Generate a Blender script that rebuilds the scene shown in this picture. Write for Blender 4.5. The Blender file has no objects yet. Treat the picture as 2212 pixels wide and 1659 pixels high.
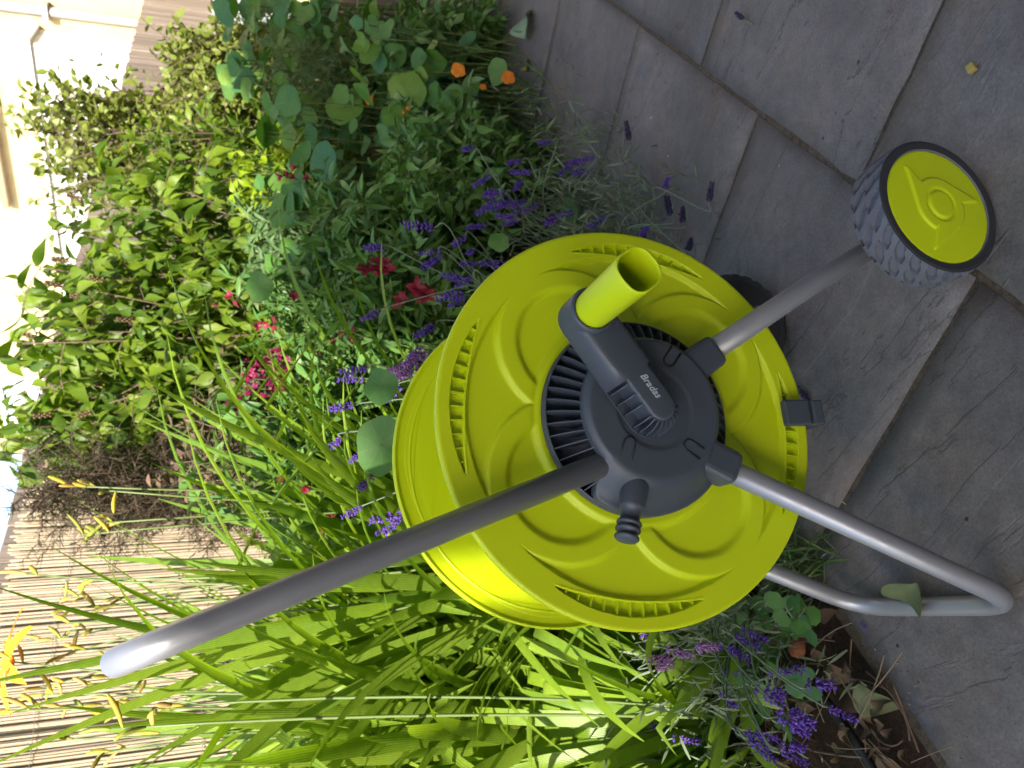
import bpy, bmesh, math, random
import numpy as np
from mathutils import Vector, Matrix, noise

random.seed(7); rng = np.random.default_rng(7)
R = math.radians
S = bpy.context.scene
C = S.collection

# ------------------------------------------------------------------ camera, world, sun
PITCH = R(18.5); CAM = np.array([0, 0, .885]); FD = 1760.0
cf = np.array([0, math.cos(PITCH), -math.sin(PITCH)]); cu = np.array([0, math.sin(PITCH), math.cos(PITCH)]); cr = np.array([1., 0, 0])
cd = bpy.data.cameras.new('camera'); cam = bpy.data.objects.new('camera', cd); C.objects.link(cam)
cd.sensor_fit = 'HORIZONTAL'; cd.sensor_width = 36; cd.lens = 28.64; cd.clip_start = .02; cd.clip_end = 500
cd.dof.use_dof = True; cd.dof.focus_distance = .9; cd.dof.aperture_fstop = 10
M = Matrix(((-cu[0], cr[0], -cf[0], 0), (-cu[1], cr[1], -cf[1], 0), (-cu[2], cr[2], -cf[2], .885), (0, 0, 0, 1)))
cam.matrix_world = M; S.camera = cam

SUN_EL = 30.0
SUN = np.array([-.2, -.98, 0.]); SUN /= np.linalg.norm(SUN); SUN = np.array([SUN[0]*math.cos(R(SUN_EL)), SUN[1]*math.cos(R(SUN_EL)), math.sin(R(SUN_EL))])
w = bpy.data.worlds.new('World'); S.world = w; w.use_nodes = True
nt = w.node_tree; bg = nt.nodes['Background']; sky = nt.nodes.new('ShaderNodeTexSky'); sky.sky_type = 'NISHITA'; sky.sun_disc = False
sky.sun_elevation = R(SUN_EL); sky.sun_rotation = math.atan2(SUN[0], SUN[1]); sky.air_density = 1.2; sky.dust_density = 2.2; sky.ozone_density = 1.0
nt.links.new(sky.outputs[0], bg.inputs[0]); bg.inputs[1].default_value = .15
sl = bpy.data.lights.new('sun', 'SUN'); sl.energy = 4.6; sl.angle = R(.53); sl.color = (1, .93, .82)
so = bpy.data.objects.new('sun', sl); C.objects.link(so); so.rotation_euler = Vector(SUN).to_track_quat('Z', 'Y').to_euler()
S.view_settings.view_transform = 'Standard'; S.view_settings.look = 'None'; S.view_settings.gamma = 1
S.view_settings.exposure = 1.5
S.render.engine = 'CYCLES'

# ------------------------------------------------------------------ helpers
def ray(dx, dy): return cr*(829.5-dy)+cf*FD-cu*(dx-1106)
def at(dx, dy, Y):                      # point of the plane y = Y seen in that direction
    d = ray(dx, dy); return CAM+d*(Y/d[1])
def atz(dx, dy, z):                     # point at height z seen in that direction
    d = ray(dx, dy); return CAM+d*((z-CAM[2])/d[2])
sA, cA = math.sin(R(37.5)), math.cos(R(37.5))
def AB(a, b, z=0.): return np.array([a*sA-b*cA, a*cA+b*sA, z])   # paving directions -> world

def link(name, me, mat=None, parent=None, kind=None, label=None, smooth=True):
    o = bpy.data.objects.new(name, me); C.objects.link(o)
    if mat and not me.materials: me.materials.append(mat)
    if parent: o.parent = parent
    if kind: o['kind'] = kind
    if label: o['label'] = label
    return o
def mesh(name, V, F, smooth=True):
    me = bpy.data.meshes.new(name)
    me.from_pydata([tuple(map(float, v)) for v in V] if not isinstance(V, list) else V, [], F)
    if smooth: me.polygons.foreach_set('use_smooth', [True]*len(me.polygons))
    me.update(); return me
def obj(name, VF, mat, parent=None, kind=None, label=None, smooth=True):
    return link(name, mesh(name, VF[0], VF[1], smooth), mat, parent, kind, label)
def thing(name, label, cat, loc=(0, 0, 0), rz=0, group=None):
    o = bpy.data.objects.new(name, None); C.objects.link(o); o.location = loc; o.rotation_euler = (0, 0, rz)
    o.empty_display_size = .05
    tag(o, label, cat, group); return o
def tag(o, label, cat, group=None):
    o['label'] = label; o['category'] = cat
    if group: o['group'] = group
    return o
def join(*vfs):
    V = []; F = []
    for v, f in vfs:
        n = len(V); V.extend([tuple(p) for p in v]); F.extend([tuple(i+n for i in q) for q in f])
    return V, F
def box(c, s, Mx=None):
    V = [((i-.5)*s[0], (j-.5)*s[1], (k-.5)*s[2]) for i in (0, 1) for j in (0, 1) for k in (0, 1)]
    if Mx is not None: V = [tuple(Mx@Vector(v)) for v in V]
    V = [(v[0]+c[0], v[1]+c[1], v[2]+c[2]) for v in V]
    return V, [(0, 1, 3, 2), (4, 6, 7, 5), (0, 4, 5, 1), (2, 3, 7, 6), (0, 2, 6, 4), (1, 5, 7, 3)]
def bevel(o, w=.002, seg=2, ang=40):
    m = o.modifiers.new('bevel', 'BEVEL'); m.width = w; m.segments = seg; m.limit_method = 'ANGLE'; m.angle_limit = R(ang); return o
def spline(P, n=6):
    P = [np.array(p, float) for p in P]; out = []
    Q = [2*P[0]-P[1]]+P+[2*P[-1]-P[-2]]
    for i in range(1, len(Q)-2):
        for k in range(n):
            t = k/n; a, b, c, d = Q[i-1:i+3]
            out.append(.5*((2*b)+(c-a)*t+(2*a-5*b+4*c-d)*t*t+(-a+3*b-3*c+d)*t**3))
    out.append(P[-1]); return out
def rounded(P, r, n=10):                # polyline with circular-ish corners
    P = [np.array(p, float) for p in P]; out = [P[0]]
    for i in range(1, len(P)-1):
        a = P[i-1]-P[i]; b = P[i+1]-P[i]; la = np.linalg.norm(a); lb = np.linalg.norm(b); q = min(r, la*.49, lb*.49)
        s = P[i]+a/la*q; e = P[i]+b/lb*q
        for k in range(n+1):
            t = k/n; out.append((1-t)**2*s+2*t*(1-t)*P[i]+t*t*e)
    out.append(P[-1]); return out
def tube(P, r, n=6, caps=True):
    P = [np.array(p, float) for p in P]; m = len(P); rr = r if hasattr(r, '__len__') else [r]*m
    V = []; F = []; t0 = P[1]-P[0]; up = np.array([0, 0, 1.]) if abs(t0[2]) < .9*np.linalg.norm(t0) else np.array([1., 0, 0])
    x = np.cross(t0, up); x /= np.linalg.norm(x)
    for i in range(m):
        t = P[min(i+1, m-1)]-P[max(i-1, 0)]; t = t/(np.linalg.norm(t)+1e-12)
        x = x-t*np.dot(x, t); x /= np.linalg.norm(x); y = np.cross(t, x)
        for k in range(n):
            a = 2*math.pi*k/n; V.append(tuple(P[i]+rr[i]*(math.cos(a)*x+math.sin(a)*y)))
    for i in range(m-1):
        for k in range(n):
            k2 = (k+1) % n; F.append((i*n+k, i*n+k2, (i+1)*n+k2, (i+1)*n+k))
    if caps: F.append(tuple(reversed(range(n)))); F.append(tuple(range((m-1)*n, m*n)))
    return V, F
def lathe(prof, n=48, axis='y', c=(0, 0, 0)):     # prof: (radius, along) ; axis along local -y (towards viewer) or z
    V = []; F = []; m = len(prof)
    for r, h in prof:
        for k in range(n):
            a = 2*math.pi*k/n; x = r*math.cos(a); y = r*math.sin(a)
            V.append((c[0]+x, c[1]-h, c[2]+y) if axis == 'y' else (c[0]+x, c[1]+y, c[2]+h))
    for i in range(m-1):
        for k in range(n):
            k2 = (k+1) % n; q = (i*n+k, i*n+k2, (i+1)*n+k2, (i+1)*n+k); F.append(q)
    return V, F
def ss(a, b, x): t = np.clip((x-a)/(b-a), 0, 1); return t*t*(3-2*t)

# ------------------------------------------------------------------ materials
def mat(name, base=(.5, .5, .5), rough=.6, metal=0., spec=.5):
    m = bpy.data.materials.new(name); m.use_nodes = True; b = m.node_tree.nodes['Principled BSDF']
    b.inputs['Base Color'].default_value = (*base, 1); b.inputs['Roughness'].default_value = rough; b.inputs['Metallic'].default_value = metal
    b.inputs['Specular IOR Level'].default_value = spec; return m
class NT:
    def __init__(s, m): s.t = m.node_tree; s.b = s.t.nodes['Principled BSDF']; s.out = s.t.nodes['Material Output']
    def n(s, ty, **k):
        x = s.t.nodes.new(ty)
        for a, v in k.items():
            if a in x.inputs.keys() if hasattr(x.inputs, 'keys') else False: pass
            setattr(x, a, v)
        return x
    def l(s, a, b): s.t.links.new(a, b)
    def coord(s, kind='Object', scale=None):
        c = s.n('ShaderNodeTexCoord').outputs[kind]
        if scale is None: return c
        mp = s.n('ShaderNodeMapping'); s.l(c, mp.inputs[0]); mp.inputs['Scale'].default_value = scale; return mp.outputs[0]
    def pos(s, scale=None):
        c = s.n('ShaderNodeNewGeometry').outputs['Position']
        if scale is None: return c
        mp = s.n('ShaderNodeMapping'); s.l(c, mp.inputs[0]); mp.inputs['Scale'].default_value = scale; return mp.outputs[0]
    def noise(s, v, sc, det=4, ro=.6, dist=0.):
        x = s.n('ShaderNodeTexNoise'); s.l(v, x.inputs['Vector']); x.inputs['Scale'].default_value = sc; x.inputs['Detail'].default_value = det
        x.inputs['Roughness'].default_value = ro; x.inputs['Distortion'].default_value = dist; return x.outputs[0]
    def ramp(s, f, stops, interp='LINEAR'):
        x = s.n('ShaderNodeValToRGB'); s.l(f, x.inputs[0]); e = x.color_ramp.elements; x.color_ramp.interpolation = interp
        while len(e) < len(stops): e.new(.5)
        for q, (p, c) in zip(e, stops): q.position = p; q.color = (*c, 1) if hasattr(c, '__len__') else (c, c, c, 1)
        return x.outputs[0]
    def mix(s, f, a, b, mode='MIX'):
        x = s.n('ShaderNodeMix'); x.data_type = 'RGBA'; x.blend_type = mode
        for i, v in ((0, f), (6, a), (7, b)):
            if hasattr(v, 'links'): s.l(v, x.inputs[i])
            else: x.inputs[i].default_value = v if i == 0 else (*v, 1)
        return x.outputs[2]
    def math(s, op, a, b=0.):
        x = s.n('ShaderNodeMath'); x.operation = op
        for i, v in ((0, a), (1, b)):
            if hasattr(v, 'links'): s.l(v, x.inputs[i])
            else: x.inputs[i].default_value = v
        return x.outputs[0]
    def bump(s, h, dist=.001, st=1., prev=None):
        x = s.n('ShaderNodeBump'); s.l(h, x.inputs['Height']); x.inputs['Distance'].default_value = dist; x.inputs['Strength'].default_value = st
        if prev is not None: s.l(prev, x.inputs['Normal'])
        return x.outputs[0]
def leafmat(name, cols, rough=.45, trans=.35, tcol=None, veins=False, stripes=False):
    m = mat(name, cols[0], rough, 0, .35); t = NT(m)
    at_ = t.n('ShaderNodeAttribute'); at_.attribute_name = 'rnd'; oi = t.n('ShaderNodeObjectInfo')
    f = t.math('FRACT', t.math('ADD', at_.outputs['Fac'], oi.outputs['Random']))
    n = len(cols); c = t.ramp(f, [(i/max(1, n-1), q) for i, q in enumerate(cols)])
    nz = t.noise(t.pos(), 60, 3); c = t.mix(.35, c, t.mix(nz, (.35, .35, .3), (1.5, 1.5, 1.4)), 'MULTIPLY')
    if veins:
        v = t.coord('Object'); sx = t.n('ShaderNodeSeparateXYZ'); t.l(v, sx.inputs[0])
        an = t.math('ARCTAN2', sx.outputs[0], sx.outputs[1]); w_ = t.math('ABSOLUTE', t.math('SINE', t.math('MULTIPLY', an, 4.5)))
        vf = t.ramp(w_, [(0, 1.), (.13, 0.)]); rr = t.n('ShaderNodeVectorMath'); rr.operation = 'LENGTH'; t.l(v, rr.inputs[0])
        vc = t.ramp(rr.outputs['Value'], [(0, 1.), (.05, .9), (.055, 0.)])
        vf = t.math('MAXIMUM', t.math('MULTIPLY', vf, t.ramp(rr.outputs['Value'], [(0, .75), (.9, .05)])), vc)
        c = t.mix(vf, c, (.30, .42, .22)); t.l(t.bump(vf, .0006), t.b.inputs['Normal'])
    if stripes:
        sx = t.n('ShaderNodeSeparateXYZ'); t.l(t.coord('Object'), sx.inputs[0]); st = t.math('SINE', t.math('MULTIPLY', sx.outputs[0], 2600.))
        c = t.mix(1., c, t.ramp(st, [(0, .80), (1, 1.12)]), 'MULTIPLY'); t.l(t.bump(st, .0002, .6), t.b.inputs['Normal'])
        c = t.mix(t.ramp(t.noise(t.pos(), 9, 6, .75), [(.66, 0.), (.74, .75)]), c, (.24, .17, .06))
    t.l(c, t.b.inputs['Base Color'])
    tr = t.n('ShaderNodeBsdfTranslucent'); t.l(t.mix(1., c, tcol or (1.3, 1.45, .6), 'MULTIPLY'), tr.inputs[0])
    mx = t.n('ShaderNodeMixShader'); mx.inputs[0].default_value = trans
    t.l(t.b.outputs[0], mx.inputs[1]); t.l(tr.outputs[0], mx.inputs[2]); t.l(mx.outputs[0], t.out.inputs[0]); return m

LIME = mat('lime_plastic', (.55, .62, .004), .42, 0, .45)
t = NT(LIME); t.l(t.bump(t.noise(t.pos(), 900, 2), .0001, .5), t.b.inputs['Normal'])
t.l(t.mix(t.noise(t.pos(), 9, 4), (.475, .60, .003), (.53, .65, .005)), t.b.inputs['Base Color'])
t.l(t.ramp(t.noise(t.pos(), 14, 5), [(.3, .36), (.7, .5)]), t.b.inputs['Roughness'])
DARK = mat('charcoal_plastic', (.050, .062, .085), .45, 0, .5)
t = NT(DARK); t.l(t.bump(t.noise(t.pos(), 1400, 2), .00012, .6), t.b.inputs['Normal'])
t.l(t.mix(t.noise(t.pos(), 25, 5), (.044, .056, .078), (.06, .072, .095)), t.b.inputs['Base Color'])
t.l(t.ramp(t.noise(t.pos(), 30, 5), [(.3, .38), (.7, .58)]), t.b.inputs['Roughness'])
BLACK = mat('black_groove_shade', (.012, .013, .016), .6)
METAL = mat('grey_painted_tube', (.33, .34, .375), .36, .5, .5)
t = NT(METAL); t.l(t.bump(t.noise(t.pos(), 1800, 2), .00008, .6), t.b.inputs['Normal'])
t.l(t.ramp(t.noise(t.pos((1, 1, 1)), 40, 6), [(.3, .28), (.7, .46)]), t.b.inputs['Roughness'])
RUBS = mat('dark_sidewall', (.028, .030, .038), .6)
RUB = mat('grey_tyre', (.10, .115, .15), .68, 0, .3)
t = NT(RUB); t.l(t.bump(t.noise(t.pos(), 900, 3), .0003, .6), t.b.inputs['Normal']); t.l(t.mix(t.noise(t.pos(), 22, 6, .7), (.078, .086, .112), (.145, .155, .185)), t.b.inputs['Base Color'])
PRINT = mat('pale_print', (.42, .45, .52), .5)

PAVE = mat('riven_paving', (.12, .12, .125), .72, 0, .35); t = NT(PAVE)
oi = t.n('ShaderNodeObjectInfo'); po = t.n('ShaderNodeVectorMath'); po.operation = 'ADD'; cx = t.n('ShaderNodeCombineXYZ')
t.l(t.math('MULTIPLY', oi.outputs['Random'], 37.), cx.inputs[2]); t.l(t.pos(), po.inputs[0]); t.l(cx.outputs[0], po.inputs[1]); P0 = po.outputs[0]
mq = t.n('ShaderNodeMapping'); t.l(P0, mq.inputs[0]); mq.inputs['Rotation'].default_value = (0, 0, R(-142.5+9))
mp = t.n('ShaderNodeMapping'); t.l(mq.outputs[0], mp.inputs[0]); mp.inputs['Scale'].default_value = (.55, 2.6, 1)
led = t.noise(mp.outputs[0], 2.2, 7, .55, .35)
steps = t.ramp(led, [(.30, 0.), (.31, .2), (.42, .26), (.428, .42), (.50, .46), (.506, .62), (.60, .66), (.61, .85), (.75, 1.)])
grain = t.noise(P0, 260, 6, .75); mid = t.noise(P0, 34, 6, .7)
nrm = t.bump(steps, .0055, .9); nrm = t.bump(mid, .003, .55, nrm); nrm = t.bump(grain, .0009, .8, nrm)
base = t.mix(t.ramp(t.noise(P0, 3.2, 5, .6), [(.35, 0.), (.68, 1.)]), (.104, .098, .099), (.172, .160, .156))
base = t.mix(t.ramp(t.noise(P0, 5.5, 4, .6), [(.55, 0.), (.75, .6)]), base, (.165, .118, .09))
base = t.mix(t.ramp(t.noise(P0, 7.3, 4, .6), [(.58, 0.), (.72, .5)]), base, (.085, .095, .115))
base = t.mix(.8, base, t.ramp(oi.outputs['Random'], [(0, (.86, .86, .88)), (.5, (1, .99, .98)), (1, (1.10, 1.07, 1.05))]), 'MULTIPLY')
base = t.mix(.55, base, t.ramp(grain, [(.25, .35), (.5, 1.), (.8, 1.7)]), 'MULTIPLY')
base = t.mix(.5, base, t.ramp(mid, [(.3, .55), (.7, 1.4)]), 'MULTIPLY')
crk = t.math('MULTIPLY', t.ramp(led, [(.4235, 0.), (.4252, 1.), (.427, 0.)]), t.ramp(t.noise(P0, 4, 2), [(.36, 0.), (.46, 1.)]))
crk2 = t.math('MULTIPLY', t.ramp(led, [(.5015, 0.), (.5032, 1.), (.505, 0.)]), t.ramp(t.noise(P0, 3, 2), [(.45, 0.), (.56, .8)]))
base = t.mix(t.math('MAXIMUM', crk, crk2), base, (.035, .033, .033))
vo = t.n('ShaderNodeTexVoronoi'); vo.inputs['Scale'].default_value = 26; t.l(P0, vo.inputs['Vector'])
sp = t.math('MULTIPLY', t.ramp(vo.outputs['Distance'], [(.05, 1.), (.09, 0.)]), t.ramp(vo.outputs['Color'], [(.80, 0.), (.82, 1.)]))
base = t.mix(sp, base, (.45, .44, .42))
sp2 = t.math('MULTIPLY', t.ramp(vo.outputs['Distance'], [(.05, 1.), (.10, 0.)]), t.ramp(vo.outputs['Color'], [(.22, 1.), (.24, 0.)]))
base = t.mix(sp2, base, (.02, .02, .02))
t.l(base, t.b.inputs['Base Color']); t.l(nrm, t.b.inputs['Normal']); t.l(t.ramp(mid, [(.3, .6), (.7, .85)]), t.b.inputs['Roughness'])

def earth(name, a, b, sc=30, d=.006):
    m = mat(name, a, .95, 0, .2); t = NT(m); n = t.noise(t.pos(), sc, 8, .75); g = t.noise(t.pos(), sc*8, 5, .8)
    t.l(t.mix(t.ramp(t.math('MULTIPLY', n, g), [(.12, 0.), (.42, 1.)]), a, b), t.b.inputs['Base Color'])
    nr = t.bump(n, d, .9); t.l(t.bump(g, d*.25, .9, nr), t.b.inputs['Normal']); return m
SOIL = earth('dark_soil', (.020, .014, .010), (.085, .060, .042))
JOINT = earth('joint_sand', (.040, .031, .023), (.21, .17, .13), 80, .004)
LEAFDRY = leafmat('dry_leaf', [(.11, .075, .045), (.17, .12, .07), (.07, .045, .03), (.13, .085, .055)], .8, .15, (1, .9, .7))
TWIG = mat('twig', (.16, .12, .085), .85)
G_STEM = mat('green_stem', (.12, .17, .05), .5); G_PALE = mat('grey_green_stem', (.15, .20, .13), .6); RED_STEM = mat('reddish_stem', (.20, .13, .06), .6)
WOODSTEM = mat('woody_stem', (.13, .09, .06), .85)
LILY = leafmat('daylily_leaf', [(.18, .30, .024), (.25, .38, .030), (.14, .26, .030), (.30, .42, .045), (.19, .32, .04)], .28, .45, (1.2, 1.25, .35), stripes=True)
NAST = leafmat('nasturtium_leaf', [(.070, .185, .035), (.10, .22, .03), (.06, .17, .07), (.14, .25, .025), (.055, .155, .045)], .5, .32, (1.2, 1.5, .4), veins=True)
NARROW = leafmat('narrow_leaf', [(.085, .20, .04), (.12, .24, .055), (.06, .15, .035), (.16, .26, .08)], .42, .25)
NARROW2 = leafmat('grey_narrow_leaf', [(.10, .18, .06), (.14, .22, .09), (.07, .14, .05)], .55, .25)
SHRUB = leafmat('bright_shrub_leaf', [(.14, .23, .022), (.20, .29, .025), (.10, .18, .02), (.07, .14, .02), (.25, .34, .035)], .45, .5, (1.25, 1.35, .35))
PRIV = leafmat('small_shrub_leaf', [(.18, .24, .04), (.24, .28, .06), (.13, .18, .035)], .42, .35, (1.2, 1.2, .4))
LIMEL = leafmat('lime_leaf', [(.20, .30, .01), (.26, .36, .015), (.13, .22, .012)], .45, .35, (1.2, 1.2, .3))
BROWN = leafmat('withered_leaf', [(.14, .10, .06), (.21, .14, .085), (.09, .075, .04), (.13, .14, .05), (.10, .065, .05)], .7, .2, (1.1, .9, .6))
FERN = leafmat('feathery_leaf', [(.12, .17, .06), (.17, .20, .09)], .6, .3)
DARKF = leafmat('dark_feathery', [(.05, .04, .025), (.075, .05, .035), (.04, .045, .02)], .8, .15, (1, .8, .5))
LAVL = leafmat('lavender_leaf', [(.13, .18, .12), (.18, .22, .15), (.10, .15, .085)], .7, .2)
GROUNDL = leafmat('low_green_leaf', [(.07, .18, .045), (.09, .21, .045), (.06, .15, .055)], .5, .3)
def petal(name, cols, tr=.3): return leafmat(name, cols, .5, tr, (1.2, 1.1, 1.1))
PURP = petal('purple_bud', [(.13, .055, .42), (.17, .075, .52), (.10, .045, .32), (.26, .13, .62)])
PURPD = petal('dried_purple_bud', [(.035, .025, .07), (.05, .035, .10), (.06, .035, .14)], .1)
PINKL = petal('mauve_bud', [(.42, .20, .52), (.30, .12, .45), (.5, .30, .55)])
ORANGE = petal('orange_petal', [(.60, .15, .008), (.70, .24, .012), (.5, .11, .01)])
CRIM = petal('crimson_petal', [(.20, .012, .03), (.27, .02, .045), (.16, .02, .04)])
MAG = petal('magenta_petal', [(.19, .008, .05), (.24, .011, .065), (.15, .01, .07)])
LILYF = petal('daylily_petal', [(.80, .40, .03), (.85, .52, .05)])
BUD = petal('daylily_bud', [(.42, .40, .05), (.62, .46, .10), (.52, .34, .14), (.26, .34, .05), (.66, .50, .06)])
MAROON = petal('maroon_bract', [(.12, .045, .035), (.14, .08, .045), (.13, .13, .05)], .15)

# ------------------------------------------------------------------ paving, bed
def pave_z(x, y): return .0
slabm = PAVE
patio = link('patio', mesh('patio', *[[tuple(AB(a, b, -.0050)) for a, b in ((-6, -6), (14, -6), (14, .93), (-6, .93))], [(0, 1, 2, 3)]][0:2], False), JOINT, None, 'structure')
def slab(a0, a1, b0, b1, seed):
    rs = random.Random(seed); n = 14; V = []; F = []; g = .0050
    dz = rs.uniform(-.0005, .0005); tx = rs.uniform(-.0012, .0012); ty = rs.uniform(-.0012, .0012)
    ca, cb = (a0+a1)/2, (b0+b1)/2
    for j in range(n+1):
        for i in range(n+1):
            e = 0
            a = a0+g+(a1-a0-2*g)*i/n; b = b0+g+(b1-b0-2*g)*j/n
            if i in (0, n): a += noise.noise(Vector((a*9, b*26, seed)))*.0035
            if j in (0, n): b += noise.noise(Vector((a*26, b*9, seed+5)))*.0035
            z = dz+tx*(a-ca)+ty*(b-cb)+noise.noise(Vector((a*6, b*6, seed)))*.0012
            if i in (0, n) or j in (0, n): z -= .0013
            V.append(tuple(AB(a, b, z-.0012)))
    for j in range(n):
        for i in range(n): q = j*(n+1)+i; F.append((q, q+1, q+n+2, q+n+1))
    ring = [i for i in range(n+1)]+[j*(n+1)+n for j in range(1, n+1)]+[n*(n+1)+i for i in range(n-1, -1, -1)]+[j*(n+1) for j in range(n-1, 0, -1)]
    m0 = len(V)
    for k in ring: v = V[k]; V.append((v[0], v[1], -.04))
    for k in range(len(ring)): k2 = (k+1) % len(ring); F.append((ring[k2], ring[k], m0+k, m0+k2))
    return V, F
rowA1 = [-1.6, -1.03, -.45, .130, .709, 1.288, 1.872, 2.44, 3.02, 3.6, 4.18, 4.76, 5.34, 5.92]
rowA2 = [-1.3, -.72, -.15, .41, .979, 1.54, 2.12, 2.70, 3.28, 3.86, 4.44, 5.0]
sd = 0
for i in range(len(rowA1)-1):
    sd += 1; edge = .915-.012*rowA1[i]
    obj('slab', slab(rowA1[i], rowA1[i+1], .373, edge, sd), PAVE, patio)
for row, (b0, b1) in enumerate(((-.20, .373), (-.78, -.20), (-1.36, -.78))):
    sh = (0, .29, .05)[row]
    for i in range(len(rowA2)-1):
        sd += 1; obj('slab', slab(rowA2[i]+sh, rowA2[i+1]+sh, b0, b1, sd), PAVE, patio)

def soilgrid():
    V = []; F = []; na, nb = 150, 60
    for j in range(nb+1):
        for i in range(na+1):
            a = -3+12*i/na; b = .80+(3.6-.8)*j/nb
            z = -.030+.05*ss(.9, 1.6, b)+.018*noise.fractal(Vector((a*7, b*7, 0)), .8, 2, 4)+.01*noise.noise(Vector((a*22, b*22, 3)))
            V.append(tuple(AB(a, b, float(z))))
    for j in range(nb):
        for i in range(na): q = j*(na+1)+i; F.append((q, q+1, q+na+2, q+na+1))
    return V, F
obj('soil_bed', soilgrid(), SOIL, None, 'structure')
obj('ground', ([(-60, -60, -.09), (60, -60, -.09), (60, 60, -.09), (-60, 60, -.09)], [(0, 1, 2, 3)]), SOIL, None, 'structure')

# ------------------------------------------------------------------ houses, fence
def stucco(name, col, bump=.006):
    m = mat(name, col, .9, 0, .2); t = NT(m); n = t.noise(t.pos(), 45, 6, .8); g = t.noise(t.pos(), 3, 5)
    c = t.mix(t.ramp(g, [(.35, 0.), (.7, 1.)]), col, tuple(q*.82 for q in col)); c = t.mix(t.ramp(n, [(.62, 0.), (.66, .8)]), c, tuple(q*.45 for q in col))
    t.l(c, t.b.inputs['Base Color']); t.l(t.bump(n, bump), t.b.inputs['Normal']); return m
CREAM = stucco('cream_pebbledash', (.50, .42, .25)); WHITE = stucco('white_render', (.74, .73, .70), .002)
BRICKB = stucco('brown_render', (.30, .24, .19)); FRAME = mat('brown_frame', (.26, .19, .13), .5); PIPE = mat('grey_pipe', (.30, .29, .28), .5)
PANE = mat('window_pane', (.55, .62, .68), .08, 0, .8); TILE = mat('roof_tile', (.16, .09, .07), .8); PALEB = mat('pale_blue_paint', (.55, .64, .72), .6)
def abox(a0, a1, b0, b1, z0, z1):
    V = [tuple(AB(a, b, z)) for a in (a0, a1) for b in (b0, b1) for z in (z0, z1)]
    return V, [(0, 1, 3, 2), (4, 6, 7, 5), (0, 4, 5, 1), (2, 3, 7, 6), (0, 2, 6, 4), (1, 5, 7, 3)]
# unseen house beside and behind the camera, eave step shaped for the patio shade
hb = -1.8; SP_ = -4.35; e1 = .945+(.577-hb)*1.317; e2 = .868+(.577-hb)*1.317+.80
BLK = [(-14, SP_, e1-.17), (SP_+.003, 14, e2)]
h = thing('shading_house', 'unseen brown rendered house beside the patio, opposite the flower bed, eaves shaped for its shade', 'house', tuple(AB(-2, hb-3)))
def rel(vf, o): L = o.location; return [(v[0]-L[0], v[1]-L[1], v[2]-L[2]) for v in vf[0]], vf[1]
for a0, a1 in ((-14, -4.765), (-4.640, SP_-.003)): obj('shade_parapet', rel(abox(a0, a1, hb-.017, hb+.017, e1-.40, e1), h), BRICKB, h, smooth=False)  # added unseen ledge, its gap placed to let a sun patch onto the rear flange
for a0, a1, e in BLK:
    obj('wall', rel(abox(a0, a1, hb-6, hb, -.09, e-.12), h), BRICKB, h, smooth=False)
    V = [AB(a, b, z) for a in (a0, a1) for b, z in ((hb-.02, e-.1), (hb-.02, e), (hb-3, e+1.6), (hb-6.2, e), (hb-6.2, e-.1))]
    obj('roof', rel(([tuple(v) for v in V], [(0, 1, 6, 5), (1, 2, 7, 6), (2, 3, 8, 7), (3, 4, 9, 8), (0, 4, 3, 2, 1), (5, 6, 7, 8, 9), (0, 5, 9, 4)]), h), TILE, h, smooth=False)

# neighbour's cream house beyond the fence
FA = 11.0
h = thing('cream_house', 'cream pebbledash house beyond the fence, sunlit, with brown framed window and drainpipe', 'house', tuple(AB(FA+2, 4)))
obj('wall', rel(abox(FA, FA+5, -4.5, 9.85, -.09, 7.2), h), CREAM, h, smooth=False)
def window(b0, b1, z0, z1, fm, par):
    f = obj('window', rel(join(abox(FA-.05, FA-.004, b0, b1, z0, z0+.10), abox(FA-.05, FA-.004, b0, b1, z1-.07, z1), abox(FA-.05, FA-.004, b0, b0+.07, z0+.1, z1-.07),
        abox(FA-.05, FA-.004, b1-.07, b1, z0+.1, z1-.07), abox(FA-.045, FA-.004, (b0+b1)/2-.03, (b0+b1)/2+.03, z0+.1, z1-.07)), par), fm, par, smooth=False)
    obj('pane', rel(abox(FA-.02, FA-.006, b0+.07, b1-.07, z0+.1, z1-.07), par), PANE, f, smooth=False)
    obj('sill', rel(abox(FA-.14, FA-.003, b0-.08, b1+.08, z0-.07, z0-.003), par), fm, f, smooth=False)
window(3.6, 5.42, 3.76, 5.1, FRAME, h)
window(8.3, 9.2, 2.7, 4.3, WHITE, h)
obj('drainpipe', rel(tube([AB(FA-.07, 3.02, z) for z in (-.05, 2.2, 7.15)], .055, 10), h), PIPE, h)
for z in (1.1, 2.95, 5.0): obj('pipe_bracket', rel(abox(FA-.15, FA-.004, 2.93, 3.11, z, z+.06), h), PIPE, h, smooth=False)
h2 = thing('white_outbuilding', 'flat topped white rendered outbuilding standing against the cream house beyond the fence', 'outbuilding', tuple(AB(FA-1, 4)))
obj('wall', rel(abox(FA-.55, FA-.01, 3.25, 7.2, -.09, 3.08), h2), WHITE, h2, smooth=False)
obj('coping', rel(abox(FA-.60, FA-.012, 3.20, 7.25, 3.083, 3.12), h2), WHITE, h2, smooth=False)

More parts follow.
